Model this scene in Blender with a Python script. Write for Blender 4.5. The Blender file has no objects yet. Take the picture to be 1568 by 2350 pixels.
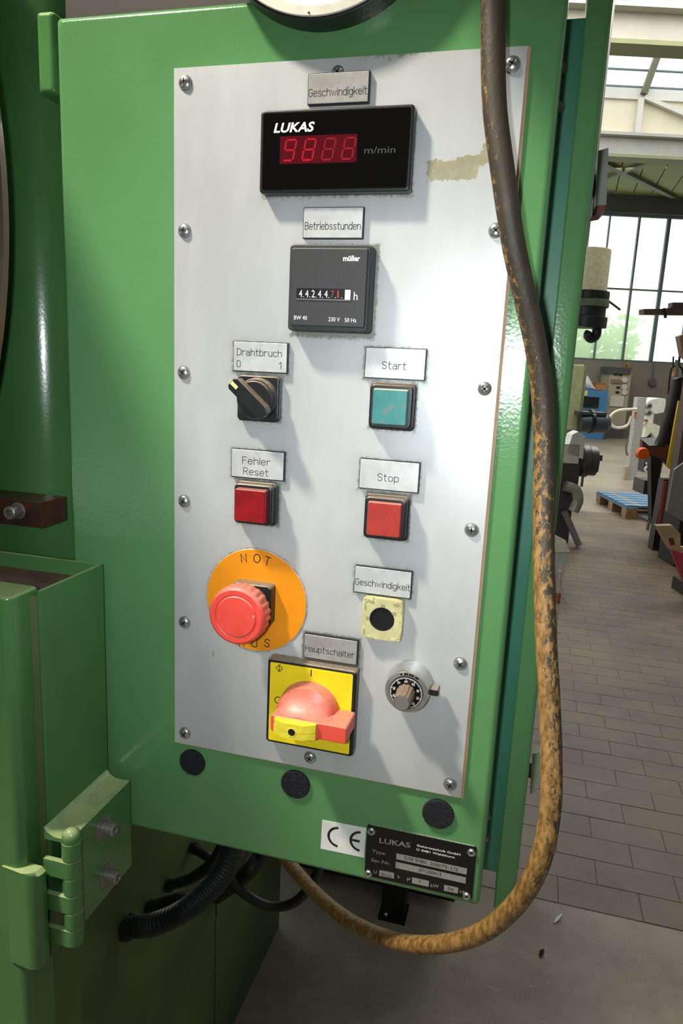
import bpy, bmesh, math, random
import numpy as np
from mathutils import Vector, Matrix
random.seed(7); rng = np.random.default_rng(7)
SC = bpy.context.scene; COL = SC.collection; PI = math.pi
# ------------------------------------------------------------------ camera
U = .2057
CAM = Vector((1.15343*U, -2.22684*U, 1.5))
R0 = Vector((.964006, .261805, .046367)); D0 = Vector((.096849, -.183358, -.978264)); F0 = Vector((-.247612, .947543, -.202113))
FPX = 1630.0
cd = bpy.data.cameras.new('camera'); cam = bpy.data.objects.new('camera', cd); COL.objects.link(cam)
cd.sensor_fit = 'VERTICAL'; cd.sensor_height = 36.0; cd.lens = 36.0*FPX/2350.0; cd.clip_start = .01; cd.clip_end = 300
cam.matrix_world = Matrix(((R0.x, -D0.x, -F0.x, CAM.x), (R0.y, -D0.y, -F0.y, CAM.y), (R0.z, -D0.z, -F0.z, CAM.z), (0, 0, 0, 1)))
SC.camera = cam
# ------------------------------------------------------------------ world, lights, exposure
W = bpy.data.worlds.new('overcast_sky'); SC.world = W; W.use_nodes = True
bg = W.node_tree.nodes['Background']; bg.inputs[0].default_value = (.93, .97, 1, 1); bg.inputs[1].default_value = 2.6
SC.view_settings.view_transform = 'Standard'; SC.view_settings.look = 'None'; SC.view_settings.gamma = 1.0
SC.view_settings.exposure = 0.0; SC.view_settings.use_curve_mapping = False
SC.cycles.use_denoising = True; SC.cycles.max_bounces = 6; SC.cycles.sample_clamp_indirect = 6
def area_light(name, loc, aim, sx, sy, power, col, shape='RECTANGLE'):
    d = bpy.data.lights.new(name, 'AREA'); d.shape = shape; d.size = sx; d.size_y = sy; d.energy = power; d.color = col
    o = bpy.data.objects.new(name, d); COL.objects.link(o); o.location = loc
    o.rotation_euler = (Vector(aim)-Vector(loc)).to_track_quat('-Z', 'Y').to_euler(); return o
PC = Vector((.1, 0, 1.45))
area_light('work_lamp', Vector((.05, 0, 1.62))+Vector((-.47, -.40, .80))*1.7, PC, .17, .17, 63, (1, .91, .76), 'DISK')
area_light('fill_near', (1.2, -2.5, 5.7), (.6, 0, 0), 3.2, 3.2, 36, (.86, .94, 1))  # added fill light above and behind the camera
area_light('fill_side', (5.5, 1.5, 3.2), (.2, 0, 1.3), 3.0, 2.2, 9, (.80, .92, 1))  # added bluish fill from the right; the wall there has no window
area_light('fill_far', (1.2, 9.0, 5.8), (1.4, 9.5, 0), 4.0, 6.0, 330, (1, .95, .86))  # added fill light for the far hall floor
area_light('fill_back', (1.0, 16.0, 5.7), (1.0, 17.5, 0), 6.0, 3.0, 200, (1, .97, .92))  # added fill light to brighten the back of the hall
fl = bpy.data.lights.new('camera_flash', 'SPOT'); fl.energy = 8.2; fl.shadow_soft_size = .010; fl.color = (.90, .96, 1); fl.spot_size = math.radians(88); fl.spot_blend = 1.0
flo = bpy.data.objects.new('camera_flash', fl); COL.objects.link(flo); flo.location = CAM - R0*.034 - F0*.012 - D0*.004
flo.rotation_euler = (F0+R0*.06-D0*.06).to_track_quat('-Z', 'Y').to_euler()
# ------------------------------------------------------------------ pixel <-> place helpers (measuring only)
def ray(x, y): return F0 + R0*((x-784)/FPX) + D0*((y-1175)/FPX)
def at(x, y, Y=0.0): d = ray(x, y); return CAM + d*((Y-CAM.y)/d.y)
def atx(x, y, X): d = ray(x, y); return CAM + d*((X-CAM.x)/d.x)
def atz(x, y, Z=0.0): d = ray(x, y); return CAM + d*((Z-CAM.z)/d.z)
def pt(x, y, dep): return CAM + ray(x, y)*dep
HT = math.radians(15.2); E1 = Vector((math.cos(HT), math.sin(HT), 0)); E2 = Vector((-math.sin(HT), math.cos(HT), 0))
H0 = Vector((CAM.x, CAM.y, 0))
def hp(x, y, t):                       # pixel seen on the hall plane at distance t -> (s, z)
    d = ray(x, y); k = t/d.dot(E2); P = CAM + d*k - H0; return P.dot(E1), P.z
def hall(s, t, z=0): return H0 + E1*s + E2*t + Vector((0, 0, z))
# ------------------------------------------------------------------ materials
def lin(h):
    h = h.lstrip('#'); c = [int(h[i:i+2], 16)/255 for i in (0, 2, 4)]
    return [x/12.92 if x <= .04045 else ((x+.055)/1.055)**2.4 for x in c] + [1]
class N:
    def __init__(s, name):
        s.m = bpy.data.materials.new(name); s.m.use_nodes = True; s.t = s.m.node_tree; s.p = s.t.nodes['Principled BSDF']
        s.c = s.new('ShaderNodeTexCoord').outputs['Object']
    def new(s, k, **kw):
        n = s.t.nodes.new(k)
        for a, b in kw.items(): setattr(n, a, b)
        return n
    def set(s, sock, v):
        if hasattr(v, 'links'): s.t.links.new(v, sock)
        else: sock.default_value = v
    def noise(s, scale, detail=4, rough=.6, vec=None, col=False):
        n = s.new('ShaderNodeTexNoise'); n.inputs['Scale'].default_value = scale; n.inputs['Detail'].default_value = detail
        n.inputs['Roughness'].default_value = rough; s.t.links.new(vec or s.c, n.inputs['Vector']); return n.outputs[1 if col else 0]
    def scl(s, v, vec=None):
        n = s.new('ShaderNodeMapping'); n.inputs['Scale'].default_value = v; s.t.links.new(vec or s.c, n.inputs['Vector']); return n.outputs[0]
    def ss(s, v, a, b, lo=0.0, hi=1.0):
        n = s.new('ShaderNodeMapRange', interpolation_type='SMOOTHSTEP'); s.set(n.inputs[0], v); n.inputs[1].default_value = a; n.inputs[2].default_value = b
        n.inputs[3].default_value = lo; n.inputs[4].default_value = hi; return n.outputs[0]
    def math(s, op, a, b=0.0):
        n = s.new('ShaderNodeMath', operation=op); s.set(n.inputs[0], a); s.set(n.inputs[1], b); return n.outputs[0]
    def mix(s, f, a, b):
        n = s.new('ShaderNodeMix', data_type='RGBA'); s.set(n.inputs[0], f); s.set(n.inputs[6], a); s.set(n.inputs[7], b); return n.outputs[2]
    def sep(s, v):
        n = s.new('ShaderNodeSeparateXYZ'); s.t.links.new(v, n.inputs[0]); return n.outputs
    def geo(s, k): return s.new('ShaderNodeNewGeometry').outputs[k]
    def bump(s, h, strength, dist=.001):
        n = s.new('ShaderNodeBump'); n.inputs['Strength'].default_value = strength; n.inputs['Distance'].default_value = dist
        s.t.links.new(h, n.inputs['Height']); s.t.links.new(n.outputs[0], s.p.inputs['Normal'])
def mat(name, col, rough=.5, metal=0.0, var=.12, vs=30, bump=0, bs=900, dust_toplit=None, dust_toplit_amt=.8, chips=None, emit=0, spec=.5, streak=None):
    q = N(name); c = lin(col); d = [x*(1-var) for x in c[:3]]+[1]; l = [min(1, x*(1+var)) for x in c[:3]]+[1]
    o = q.mix(q.ss(q.noise(vs), .3, .7), d, l)
    if chips:
        for cc, sc, th in chips: o = q.mix(q.ss(q.noise(sc, 5, .65), th, th+.03), o, lin(cc))
    if streak: o = q.mix(q.ss(q.noise(streak[1], 4, .6, q.scl((1, 1, .12))), streak[2], streak[2]+.15), o, lin(streak[0]))
    if dust_toplit:  # settled dust on upward faces; on machine green it is painted top light
        nz = q.sep(q.geo('Normal'))[2]; f = q.math('MULTIPLY', q.ss(nz, .15, .75), q.ss(q.noise(vs*6), .2, .6, .5*dust_toplit_amt, dust_toplit_amt)); o = q.mix(f, o, lin(dust_toplit))
    q.set(q.p.inputs['Base Color'], o); q.p.inputs['Roughness'].default_value = rough; q.p.inputs['Metallic'].default_value = metal
    q.p.inputs['Specular IOR Level'].default_value = spec
    if emit: q.p.inputs['Emission Color'].default_value = c; q.p.inputs['Emission Strength'].default_value = emit
    if bump: q.bump(q.noise(bs, 1, .4), bump)
    return q.m
DUST = '#8d7f6c'
GREEN = mat('green_paint', '#588a57', .17, var=.05, vs=9, bump=.085, bs=520, chips=[('#3c4a34', 95, .77), ('#a9b89a', 60, .80)])
GREEN_B = mat('recess_green_shaded', '#3c7d63', .45, var=.08, vs=12, bump=.05)  # same green made darker; the recess shade is in the colour
GREEN_M = mat('green_paint_machine', '#497844', .20, var=.10, vs=8, bump=.05, bs=420, chips=[('#35402c', 60, .74), ('#b7bfae', 38, .775)], dust_toplit='#b6c38c', dust_toplit_amt=.75)  # pale tint on upward faces is top light put into the colour
GREEN_D = mat('base_green_shaded', '#55663c', .55, var=.14, vs=5, chips=[('#3b4230', 30, .72)])  # machine green darkened to olive; the missing light is in the colour
BROWN_BK = mat('pertinax_edge', '#a9896a', .6)
BLACK_P = mat('black_plastic', '#1b1c1e', .35, var=.15, vs=80, bump=.04, dust_toplit=DUST, dust_toplit_amt=.85)
BLACK_T = mat('black_textured_plastic', '#2f2f32', .55, var=.18, vs=900, bump=.06, bs=2500, dust_toplit='#a79c8c', dust_toplit_amt=.45)
BLACK_F = mat('black_frame', '#1a1b1d', .4, var=.12, vs=300, bump=.05, bs=2500)
BLACK_G = mat('black_gloss', '#070708', .12, var=.2, vs=200, chips=[('#5c5a52', 260, .77)])
BLACK_E = mat('black_core', '#151318', .5)
SILVER = mat('engraved_silver', '#c6c9ca', .36, .30, var=.10, vs=90, bump=.02, bs=1500, chips=[('#8a857c', 300, .74)])
SILVER_D = mat('engraved_silver_worn', '#a5a4a0', .38, .35, var=.16, vs=70, chips=[('#7d786c', 200, .70)])
INK = mat('engraved_ink', '#1a1518', .6)
WHITE = mat('white_print', '#e9ebe6', .5)
GREY_PR = mat('faint_print', '#3a3c3d', .5)
STEEL = mat('zinc_steel', '#b9bdbf', .28, .9, var=.12, vs=200, bump=.03, chips=[('#6f6a60', 400, .72)])
STEEL_D = mat('oily_steel', '#8f8b83', .42, .6, var=.2, vs=120, chips=[('#4a3a2c', 150, .68)])
DARKSLOT = mat('cross_slot', '#25282b', .6)
RED_E = mat('estop_red', '#d8473c', .45, var=.08, vs=90, chips=[('#e27c74', 120, .66)], dust_toplit='#c98b7c', dust_toplit_amt=.75)
RED_B = mat('button_red', '#a3352e', .30, var=.14, vs=60, chips=[('#6e3a30', 90, .60)], dust_toplit='#c9a08e', dust_toplit_amt=.5)
RED_L = mat('button_dark_red', '#820f16', .22, var=.25, vs=60, dust_toplit='#b98a80', dust_toplit_amt=.6)
TEAL = mat('button_teal', '#2c7c7b', .38, var=.12, vs=70, chips=[('#6b716b', 85, .57)], dust_toplit='#d8d2c0', dust_toplit_amt=.8)
ORANGE = mat('orange_disc', '#dc8a10', .42, var=.05, vs=40, chips=[('#9c6413', 210, .74)])
YELLOW = mat('yellow_plate', '#e6cf1e', .38, var=.06, vs=60, chips=[('#9c8a28', 170, .72)])
YELLOW_T = mat('yellow_tab', '#d9c838', .42, var=.1, vs=150, chips=[('#7a7042', 180, .64)])
RED_H = mat('handle_red', '#d9503f', .40, var=.05, vs=60, dust_toplit='#cf8272', dust_toplit_amt=.9, chips=[('#4a3834', 190, .76)])
CREAM = mat('cream_plastic', '#bdb888', .5, var=.12, vs=120, chips=[('#7d7a52', 220, .64)])
DARK = mat('dark_hole', '#15161a', .35)
ALU = mat('satin_aluminium', '#c3c2bd', .26, .85, var=.08, vs=200)
KNOB_BR = mat('knob_brown', '#4a443d', .5, var=.15, vs=200, dust_toplit='#86735f', dust_toplit_amt=.9)
LED_BG = mat('led_red_filter', '#4c0812', .2, var=.15, vs=120, emit=.05)
LED_1 = mat('led_digit', '#9c1020', .3, emit=.14); LED_2 = mat('led_digit_dim', '#7c0e1c', .3, emit=.08)
FELT = mat('black_felt', '#26262a', .95, var=.4, vs=700, spec=.1)
FELT_F = mat('felt_fibre', '#4a484c', .9, spec=.1)
PAPER = mat('white_sticker', '#dcdfdb', .5)
ORING = mat('red_wheel_digit', '#9a3a1e', .5)
BROWN_S = mat('browned_steel', '#4f382a', .45, .5, var=.25, vs=60, chips=[('#6b2f22', 45, .60)], dust_toplit='#7b5f4c', dust_toplit_amt=.5)
RUST = mat('rusty_tray_floor', '#5e4438', .8, var=.25, vs=70, chips=[('#2e2320', 110, .64), ('#8a5d3c', 140, .72)])
RUBBER = mat('black_rubber', '#141517', .55, var=.2, vs=60)
CONDUIT = mat('black_conduit', '#22262b', .45, var=.15, vs=40)
WHEELB = mat('dark_wheel_face', '#3a2a26', .35, .6, var=.2, vs=8)
CHROME = mat('machined_rim', '#b7ad9c', .22, 1)
GAUGE_W = mat('gauge_white', '#f2f3f1', .35, var=.01)
GAUGE_R = mat('gauge_ring', '#d7d5c6', .45, chips=[('#6b6655', 300, .76)])
# worn yellow hose
q = N('worn_yellow_cable'); px_, py_, pz_ = q.sep(q.geo('Position')); nx = q.sep(q.geo('Normal'))[0]
wy = q.mix(q.ss(q.noise(260, 5, .7, q.scl((1, 1, .4))), .35, .65), lin('#644a20'), lin('#a07b48')); wk = q.mix(q.noise(60), lin('#2a251e'), lin('#4a4132'))
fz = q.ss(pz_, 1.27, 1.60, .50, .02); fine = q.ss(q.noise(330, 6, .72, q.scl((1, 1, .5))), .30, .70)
f1 = q.math('ADD', q.math('ADD', fz, q.math('MULTIPLY', fine, .62)), q.math('MULTIPLY', nx, -.24))  # right-hand side coloured darker, besides the worn yellow
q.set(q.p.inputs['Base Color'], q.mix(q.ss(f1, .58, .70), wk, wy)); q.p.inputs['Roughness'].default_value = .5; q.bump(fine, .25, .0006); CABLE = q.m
# plate: brushed silver with dirt attribute and torn adhesive
q = N('aluminium_plate'); at_ = q.new('ShaderNodeAttribute', attribute_name='dirt').outputs['Fac']; at2 = q.new('ShaderNodeAttribute', attribute_name='glue').outputs['Fac']
base = q.mix(q.ss(q.noise(14, 5, .6, q.scl((1, 1, .35))), .3, .7), lin('#b6b9ba'), lin('#c6c9ca'))
sp = q.noise(900, 3, .7); base = q.mix(q.ss(q.noise(150, 4, .7), .755, .79), base, lin('#6f6a5e'))
base = q.mix(q.ss(q.math('ADD', q.math('MULTIPLY', at_, .62), q.math('MULTIPLY', q.noise(330, 5, .75), .62)), .66, .88, 0, .85), base, lin('#4c5248'))
base = q.mix(q.math('MULTIPLY', at_, .35), base, lin('#8c917f'))
gl = q.math('ADD', at2, q.math('MULTIPLY', q.math('SUBTRACT', q.noise(150, 7, .75, q.scl((1.4, 1, .8))), .5), 1.9))
base = q.mix(q.ss(gl, .48, .53), base, q.mix(q.noise(120), lin('#85826a'), lin('#b3ad90')))
q.set(q.p.inputs['Base Color'], base); q.p.inputs['Metallic'].default_value = .30; q.p.inputs['Roughness'].default_value = .42; q.bump(q.noise(1400, 2), .03); PLATE = q.m
# ------------------------------------------------------------------ mesh builder
class MB:
    def __init__(s): s.v = []; s.f = []; s.fm = []; s.ms = []
    def mi(s, m):
        if m not in s.ms: s.ms.append(m)
        return s.ms.index(m)
    def add(s, vs, fs, m):
        b = len(s.v); s.v += [Vector(x) for x in vs]; k = s.mi(m)
        for f in fs: s.f.append([b+i for i in f]); s.fm.append(k)
    def box(s, x0, x1, y0, y1, z0, z1, m):
        s.add([(x, y, z) for z in (z0, z1) for y in (y0, y1) for x in (x0, x1)], [(0, 2, 3, 1), (4, 5, 7, 6), (0, 1, 5, 4), (1, 3, 7, 5), (3, 2, 6, 7), (2, 0, 4, 6)], m)
    def loft(s, rings, m, cap0=True, cap1=True, closed=False):
        n = len(rings[0]); vs = [p for r in rings for p in r]; fs = []
        R = len(rings)
        for i in range(R if closed else R-1):
            for j in range(n):
                a, b = i*n+j, i*n+(j+1) % n; c, d = ((i+1) % R)*n+(j+1) % n, ((i+1) % R)*n+j; fs.append((a, b, c, d))
        if cap0 and not closed: fs.append(tuple(reversed(range(n))))
        if cap1 and not closed: fs.append(tuple((R-1)*n+j for j in range(n)))
        s.add(vs, fs, m)
    def prism(s, outline, y0, y1, m, bev=0, bev0=0):       # (x,z) outline pushed along Y from y0 (back) to y1 (front, smaller y)
        cx = sum(p[0] for p in outline)/len(outline); cz = sum(p[1] for p in outline)/len(outline)
        hw = max(abs(p[0]-cx) for p in outline); hh = max(abs(p[1]-cz) for p in outline)
        def sc(b): return [(cx+(p[0]-cx)*(1-b/hw), cz+(p[1]-cz)*(1-b/hh)) for p in outline]
        sg = 1 if y1 > y0 else -1; st = []
        if bev0: st += [(sc(bev0), y0), (outline, y0+sg*bev0)]
        else: st += [(outline, y0)]
        if bev:
            for k in (0, 1, 2, 3): a = k*PI/6; st.append((sc(bev*(1-math.cos(a))), y1-sg*bev*(1-math.sin(a))))
        else: st.append((outline, y1))
        s.loft([[(x, y, z) for x, z in o] for o, y in st], m)
    def tube(s, pts, rad, m, n=12, caps=True):
        P = [Vector(p) for p in pts]; T = [(P[min(i+1, len(P)-1)]-P[max(i-1, 0)]).normalized() for i in range(len(P))]
        u = T[0].orthogonal().normalized(); rings = []
        for i, p in enumerate(P):
            u = (u - T[i]*u.dot(T[i])).normalized(); w = T[i].cross(u); r = rad[i] if hasattr(rad, '__len__') else rad
            rings.append([p+u*(r*math.cos(2*PI*j/n))+w*(r*math.sin(2*PI*j/n)) for j in range(n)])
        s.loft(rings, m, caps, caps)
    def lathe(s, prof, org, axis, m, n=28, squash=None):   # prof [(r,h)], h along axis
        a = Vector(axis).normalized(); u = a.orthogonal().normalized()
        if abs(a.z) < .9: u = (Vector((0, 0, 1))-a*a.z).normalized()
        w = a.cross(u); o = Vector(org)
        rings = [[o+a*h+u*(max(r, 1e-5)*math.cos(2*PI*j/n))+w*(max(r, 1e-5)*math.sin(2*PI*j/n)) for j in range(n)] for r, h in prof]
        s.loft(rings, m)
    def beam(s, a, b, w, h, m, up=(0, 0, 1)):
        a, b = Vector(a), Vector(b); t = (b-a).normalized(); r = t.cross(Vector(up)).normalized(); v = r.cross(t)
        s.loft([[p-r*w/2-v*h/2, p+r*w/2-v*h/2, p+r*w/2+v*h/2, p-r*w/2+v*h/2] for p in (a, b)], m)
    def poly(s, pts, off, m):                              # flat polygon pushed by the vector off
        s.loft([[Vector(p) for p in pts], [Vector(p)+Vector(off) for p in pts]], m)
    def text(s, txt, x0, x1, zb, cap, y, m, bold=0, shear=0, slope=0, fit=True, rot=0, weight_u=None):
        vs, fs, w = glyphs(txt, bold, shear); k = cap/CAPH; kx = (x1-x0)/w if fit else k
        for_vs = []
        for vx, vy in vs:
            X, Z = vx*kx, vy*k
            if rot: X, Z = X*math.cos(rot)-Z*math.sin(rot), X*math.sin(rot)+Z*math.cos(rot)
            for_vs.append((x0+X, y, zb+Z+slope*X))
        s.add(for_vs, fs, m)
def A_(cx, cy, rx, ry, a0, a1, n=9): return [(cx+rx*math.cos(math.radians(a0+(a1-a0)*i/n)), cy+ry*math.sin(math.radians(a0+(a1-a0)*i/n))) for i in range(n+1)]
BOWL = A_(2, 5, 2, 2, 180, 0)+A_(2, 2, 2, 2, 0, -180)+[(0, 5)]
SG = {'G': [A_(2.3, 7.7, 2.3, 2.3, 15, 180)+A_(2.3, 2.3, 2.3, 2.3, 180, 360)+[(4.6, 4.7), (2.7, 4.7)]],
 'B': [[(0, 0), (0, 10), (2.4, 10)]+A_(2.4, 7.6, 2.0, 2.4, 90, -90)+[(0, 5.2)], [(2.4, 5.2)]+A_(2.4, 2.6, 2.3, 2.6, 90, -90)+[(0, 0)]],
 'D': [[(0, 0), (0, 10), (2.2, 10)]+A_(2.2, 7.6, 2.4, 2.4, 90, 0)+A_(2.2, 2.4, 2.4, 2.4, 0, -90)+[(0, 0)]],
 'S': [A_(2.3, 7.55, 2.2, 2.45, 25, 270)+A_(2.3, 2.55, 2.3, 2.55, 90, -155)], 'F': [[(0, 0), (0, 10), (4.2, 10)], [(0, 5.2), (3.6, 5.2)]],
 'R': [[(0, 0), (0, 10), (2.4, 10)]+A_(2.4, 7.5, 2.1, 2.5, 90, -90)+[(0, 5)], [(2.2, 5), (4.6, 0)]], 'H': [[(0, 0), (0, 10)], [(4.4, 0), (4.4, 10)], [(0, 5.2), (4.4, 5.2)]],
 'N': [[(0, 0), (0, 10), (4.6, 0), (4.6, 10)]], 'O': [A_(3, 5, 3, 5, 0, 360, 24)], 'T': [[(0, 10), (5, 10)], [(2.5, 10), (2.5, 0)]], 'A': [[(0, 0), (2.6, 10), (5.2, 0)], [(.9, 3.4), (4.3, 3.4)]],
 'U': [[(0, 10), (0, 2.4)]+A_(2.3, 2.4, 2.3, 2.4, 180, 360)+[(4.6, 10)]], 'I': [[(0, 0), (0, 10)]], 'P': [[(0, 0), (0, 10), (2.4, 10)]+A_(2.4, 7.4, 2.2, 2.6, 90, -90)+[(0, 4.8)]],
 '@': [A_(2.6, 5, 2.6, 3, 0, 360, 24), [(2.6, 0), (2.6, 10)], [(1.5, 0), (3.7, 0)], [(1.5, 10), (3.7, 10)]],
 'a': [A_(2, 5.1, 1.9, 1.9, 155, 0)+[(3.9, 0)], [(3.9, 4.1), (1.7, 4.1)]+A_(1.7, 2.05, 1.7, 2.05, 90, 270)+[(2.5, 0), (3.9, 1.3)]],
 'b': [[(0, 10), (0, 0)], BOWL], 'c': [A_(2, 5, 2, 2, 25, 180)+A_(2, 2, 2, 2, 180, 335)], 'd': [[(4, 10), (4, 0)], BOWL],
 'e': [[(0, 3.7), (4, 3.7)]+A_(2, 5, 2, 2, 0, 180)+A_(2, 2, 2, 2, 180, 330)], 'g': [BOWL, [(4, 7), (4, -1)]+A_(2, -1, 2, 2, 0, -150)],
 'h': [[(0, 10), (0, 0)], A_(2, 5, 2, 2, 180, 0)+[(4, 0)]], 'i': [[(0, 7), (0, 0)], [(0, 9.1), (0, 10.1)]], 'k': [[(0, 10), (0, 0)], [(3.8, 7), (0, 2.8)], [(1.4, 4.4), (4, 0)]],
 'l': [[(0, 10), (0, 0)]], 'n': [[(0, 7), (0, 0)], A_(2, 5, 2, 2, 180, 0)+[(4, 0)]], 'o': [A_(2, 5, 2, 2, 180, 0)+A_(2, 2, 2, 2, 0, -180)+[(0, 5)]], 'p': [[(0, 7), (0, -3)], BOWL],
 'r': [[(0, 7), (0, 0)], A_(2, 5, 2, 2, 180, 55)], 's': [A_(1.9, 5.25, 1.8, 1.75, 30, 270)+A_(1.9, 1.75, 1.9, 1.75, 90, -150)],
 't': [[(1, 10), (1, 1.6)]+A_(2.6, 1.6, 1.6, 1.6, 180, 280), [(0, 7), (3, 7)]], 'u': [[(0, 7), (0, 2)]+A_(2, 2, 2, 2, 180, 360)+[(4, 7)], [(4, 3), (4, 0)]],
 'w': [[(0, 7), (1.5, 0), (3, 6.5), (4.5, 0), (6, 7)]], '0': [A_(2.2, 7.6, 2.2, 2.4, 180, 0)+A_(2.2, 2.4, 2.2, 2.4, 0, -180)+[(0, 7.6)]], '1': [[(0, 7.6), (2, 10), (2, 0)]]}
def engrave(mb, txt, x0, x1, zb, cap, y, m, wt=.00030, rot=0, gap=1.7):
    x = 0; items = []
    for ch in txt:
        g = SG[ch]; items.append((x, g)); x += max(p[0] for st in g for p in st)+gap
    w = x-gap; kx = (x1-x0)/w if x1 is not None else cap/10; kz = cap/10; h = wt/2
    for gx_, g in items:
        for st in g:
            P = [Vector(((gx_+a)*kx, b*kz)) for a, b in st]; P = [p for i, p in enumerate(P) if i == 0 or (p-P[i-1]).length > 1e-7]; vs = []
            for i, p in enumerate(P):
                d0 = (p-P[i-1]).normalized() if i else (P[1]-p).normalized(); d1 = (P[i+1]-p).normalized() if i < len(P)-1 else d0
                n_ = Vector((-(d0+d1).y, (d0+d1).x)); n_ = n_.normalized() if n_.length > 1e-6 else Vector((-d0.y, d0.x)); k = min(2.0, 1/max(.35, n_.dot(Vector((-d0.y, d0.x))))); e = d0*(-h if i == 0 else h if i == len(P)-1 else 0)
                for sg in (1, -1):
                    q_ = p+e+n_*(h*k*sg); q_ = Vector((q_.x*math.cos(rot)-q_.y*math.sin(rot), q_.x*math.sin(rot)+q_.y*math.cos(rot))); vs.append((x0+q_.x, y, zb+q_.y))
            mb.add(vs, [(2*i, 2*i+1, 2*i+3, 2*i+2) for i in range(len(P)-1)], m)
GC = {}
def glyphs(txt, bold=0, shear=0):
    key = (txt, bold, shear)
    if key not in GC:
        cu = bpy.data.curves.new('t', 'FONT'); cu.body = txt; cu.size = 1; cu.offset = bold; cu.shear = shear; cu.resolution_u = 3
        o = bpy.data.objects.new('t', cu); COL.objects.link(o); dg = bpy.context.evaluated_depsgraph_get()
        me = bpy.data.meshes.new_from_object(o.evaluated_get(dg)); vs = [(v.co.x, v.co.y) for v in me.vertices]; fs = [tuple(p.vertices) for p in me.polygons]
        mn = min(v[0] for v in vs); mx = max(v[0] for v in vs); GC[key] = ([(a-mn, b) for a, b in vs], fs, mx-mn)
        bpy.data.objects.remove(o); bpy.data.curves.remove(cu); bpy.data.meshes.remove(me)
    return GC[key]
_h = glyphs('H'); CAPH = max(v[1] for v in _h[0])
def rr(cx, cz, w, h, r, n=4):
    o = []
    for qx, qz, a0 in ((1, 1, 0), (-1, 1, 90), (-1, -1, 180), (1, -1, 270)):
        for i in range(n+1):
            a = math.radians(a0+90*i/n); o.append((cx+qx*(w/2-r)+r*math.cos(a), cz+qz*(h/2-r)+r*math.sin(a)))
    return o
def circ(cx, cz, r, n=32): return [(cx+r*math.cos(2*PI*i/n), cz+r*math.sin(2*PI*i/n)) for i in range(n)]
ORG = {}
def mesh(mb, name, origin):
    me = bpy.data.meshes.new(name); me.from_pydata([tuple(v-origin) for v in mb.v], [], mb.f)
    for m in mb.ms: me.materials.append(m)
    me.polygons.foreach_set('material_index', mb.fm)
    bm = bmesh.new(); bm.from_mesh(me); bmesh.ops.recalc_face_normals(bm, faces=bm.faces); bm.to_mesh(me); bm.free()
    me.polygons.foreach_set('use_smooth', [True]*len(me.polygons)); me.set_sharp_from_angle(angle=math.radians(35)); me.update(); return me
def part(name, mb, parent=None, label=None, origin=None, kind=None):
    if origin is None:
        lo = [min(v[i] for v in mb.v) for i in range(3)]; hi = [max(v[i] for v in mb.v) for i in range(3)]; origin = Vector([(a+b)/2 for a, b in zip(lo, hi)])
    origin = Vector(origin); o = bpy.data.objects.new(name, mesh(mb, name, origin)); COL.objects.link(o); ORG[o.name] = origin
    if len(mb.f) > 6: w_ = o.modifiers.new('weighted', 'WEIGHTED_NORMAL'); w_.keep_sharp = True; w_.weight = 60
    if parent: o.parent = parent; o.location = origin-ORG[parent.name]
    else: o.location = origin
    if label: o['label'] = label
    if kind: o['kind'] = kind
    return o
def copy_part(src, parent, origin, label=None):
    o = src.copy(); COL.objects.link(o); o.parent = parent; o.location = Vector(origin)-ORG[parent.name]; ORG[o.name] = Vector(origin)
    if label: o['label'] = label
    elif 'label' in o: del o['label']
    return o
def tag(o, label, cat, group=None):
    o['label'] = label; o['category'] = cat
    if group: o['group'] = group
    return o
def thing(name, label, cat, loc, rotz=0, group=None):
    o = bpy.data.objects.new(name, None); COL.objects.link(o); o.location = loc; o.rotation_euler.z = rotz; o.empty_display_size = .1
    ORG[o.name] = Vector((0, 0, 0)) if rotz else Vector(loc); return tag(o, label, cat, group)
def spline(pts, n=8):
    P = [Vector(p) for p in pts]; P = [P[0]*2-P[1]]+P+[P[-1]*2-P[-2]]; out = []
    for i in range(1, len(P)-2):
        for k in range(n):
            t = k/n; a, b, c, d = P[i-1:i+3]
            out.append(.5*((2*b)+(c-a)*t+(2*a-5*b+4*c-d)*t*t+(3*b-a-3*c+d)*t**3))
    return out+[P[-2]]
#STRUCTURE
# ------------------------------------------------------------------ hall: floor, walls, window wall, roof
q = N('concrete_slab'); o = q.mix(q.ss(q.noise(2.2, 6, .65), .3, .7), lin('#837a6e'), lin('#aaa193'))
o = q.mix(q.ss(q.noise(55, 5, .7), .55, .75, 0, .5), o, lin('#b7ae9e')); o = q.mix(q.ss(q.noise(9, 6, .75, q.scl((1, 3.2, 1))), .60, .74, 0, .5), o, lin('#c6beb0'))
o = q.mix(q.ss(q.noise(120, 2, .5), .80, .82), o, lin('#c9c4b6')); q.set(q.p.inputs['Base Color'], o); q.p.inputs['Roughness'].default_value = .85; q.bump(q.noise(160, 5), .35, .004); SLAB = q.m
q = N('floor_blocks'); ri = q.new('ShaderNodeObjectInfo').outputs['Random']; wp = q.geo('Position')  # blocks toned dark; the dimmer light up close is in the colour
o = q.mix(q.ss(q.noise(1.6, 5, .6, wp), .32, .68), lin('#4a3c2d'), lin('#6e5c45')); o = q.mix(q.ss(q.noise(.9, 4, .6, wp), .5, .75, 0, .5), o, lin('#8a7a63'))
o = q.mix(q.math('MULTIPLY', ri, .12), o, lin('#7c7062')); o = q.mix(q.ss(q.noise(70, 5, .7, wp), .56, .8, 0, .5), o, lin('#4d463c')); o = q.mix(q.ss(q.noise(4.5, 6, .7, wp), .54, .74, 0, .6), o, lin('#39322a')); o = q.mix(q.ss(q.noise(38, 3, .6, wp), .74, .78, 0, .7), o, lin('#b3a892'))
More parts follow.
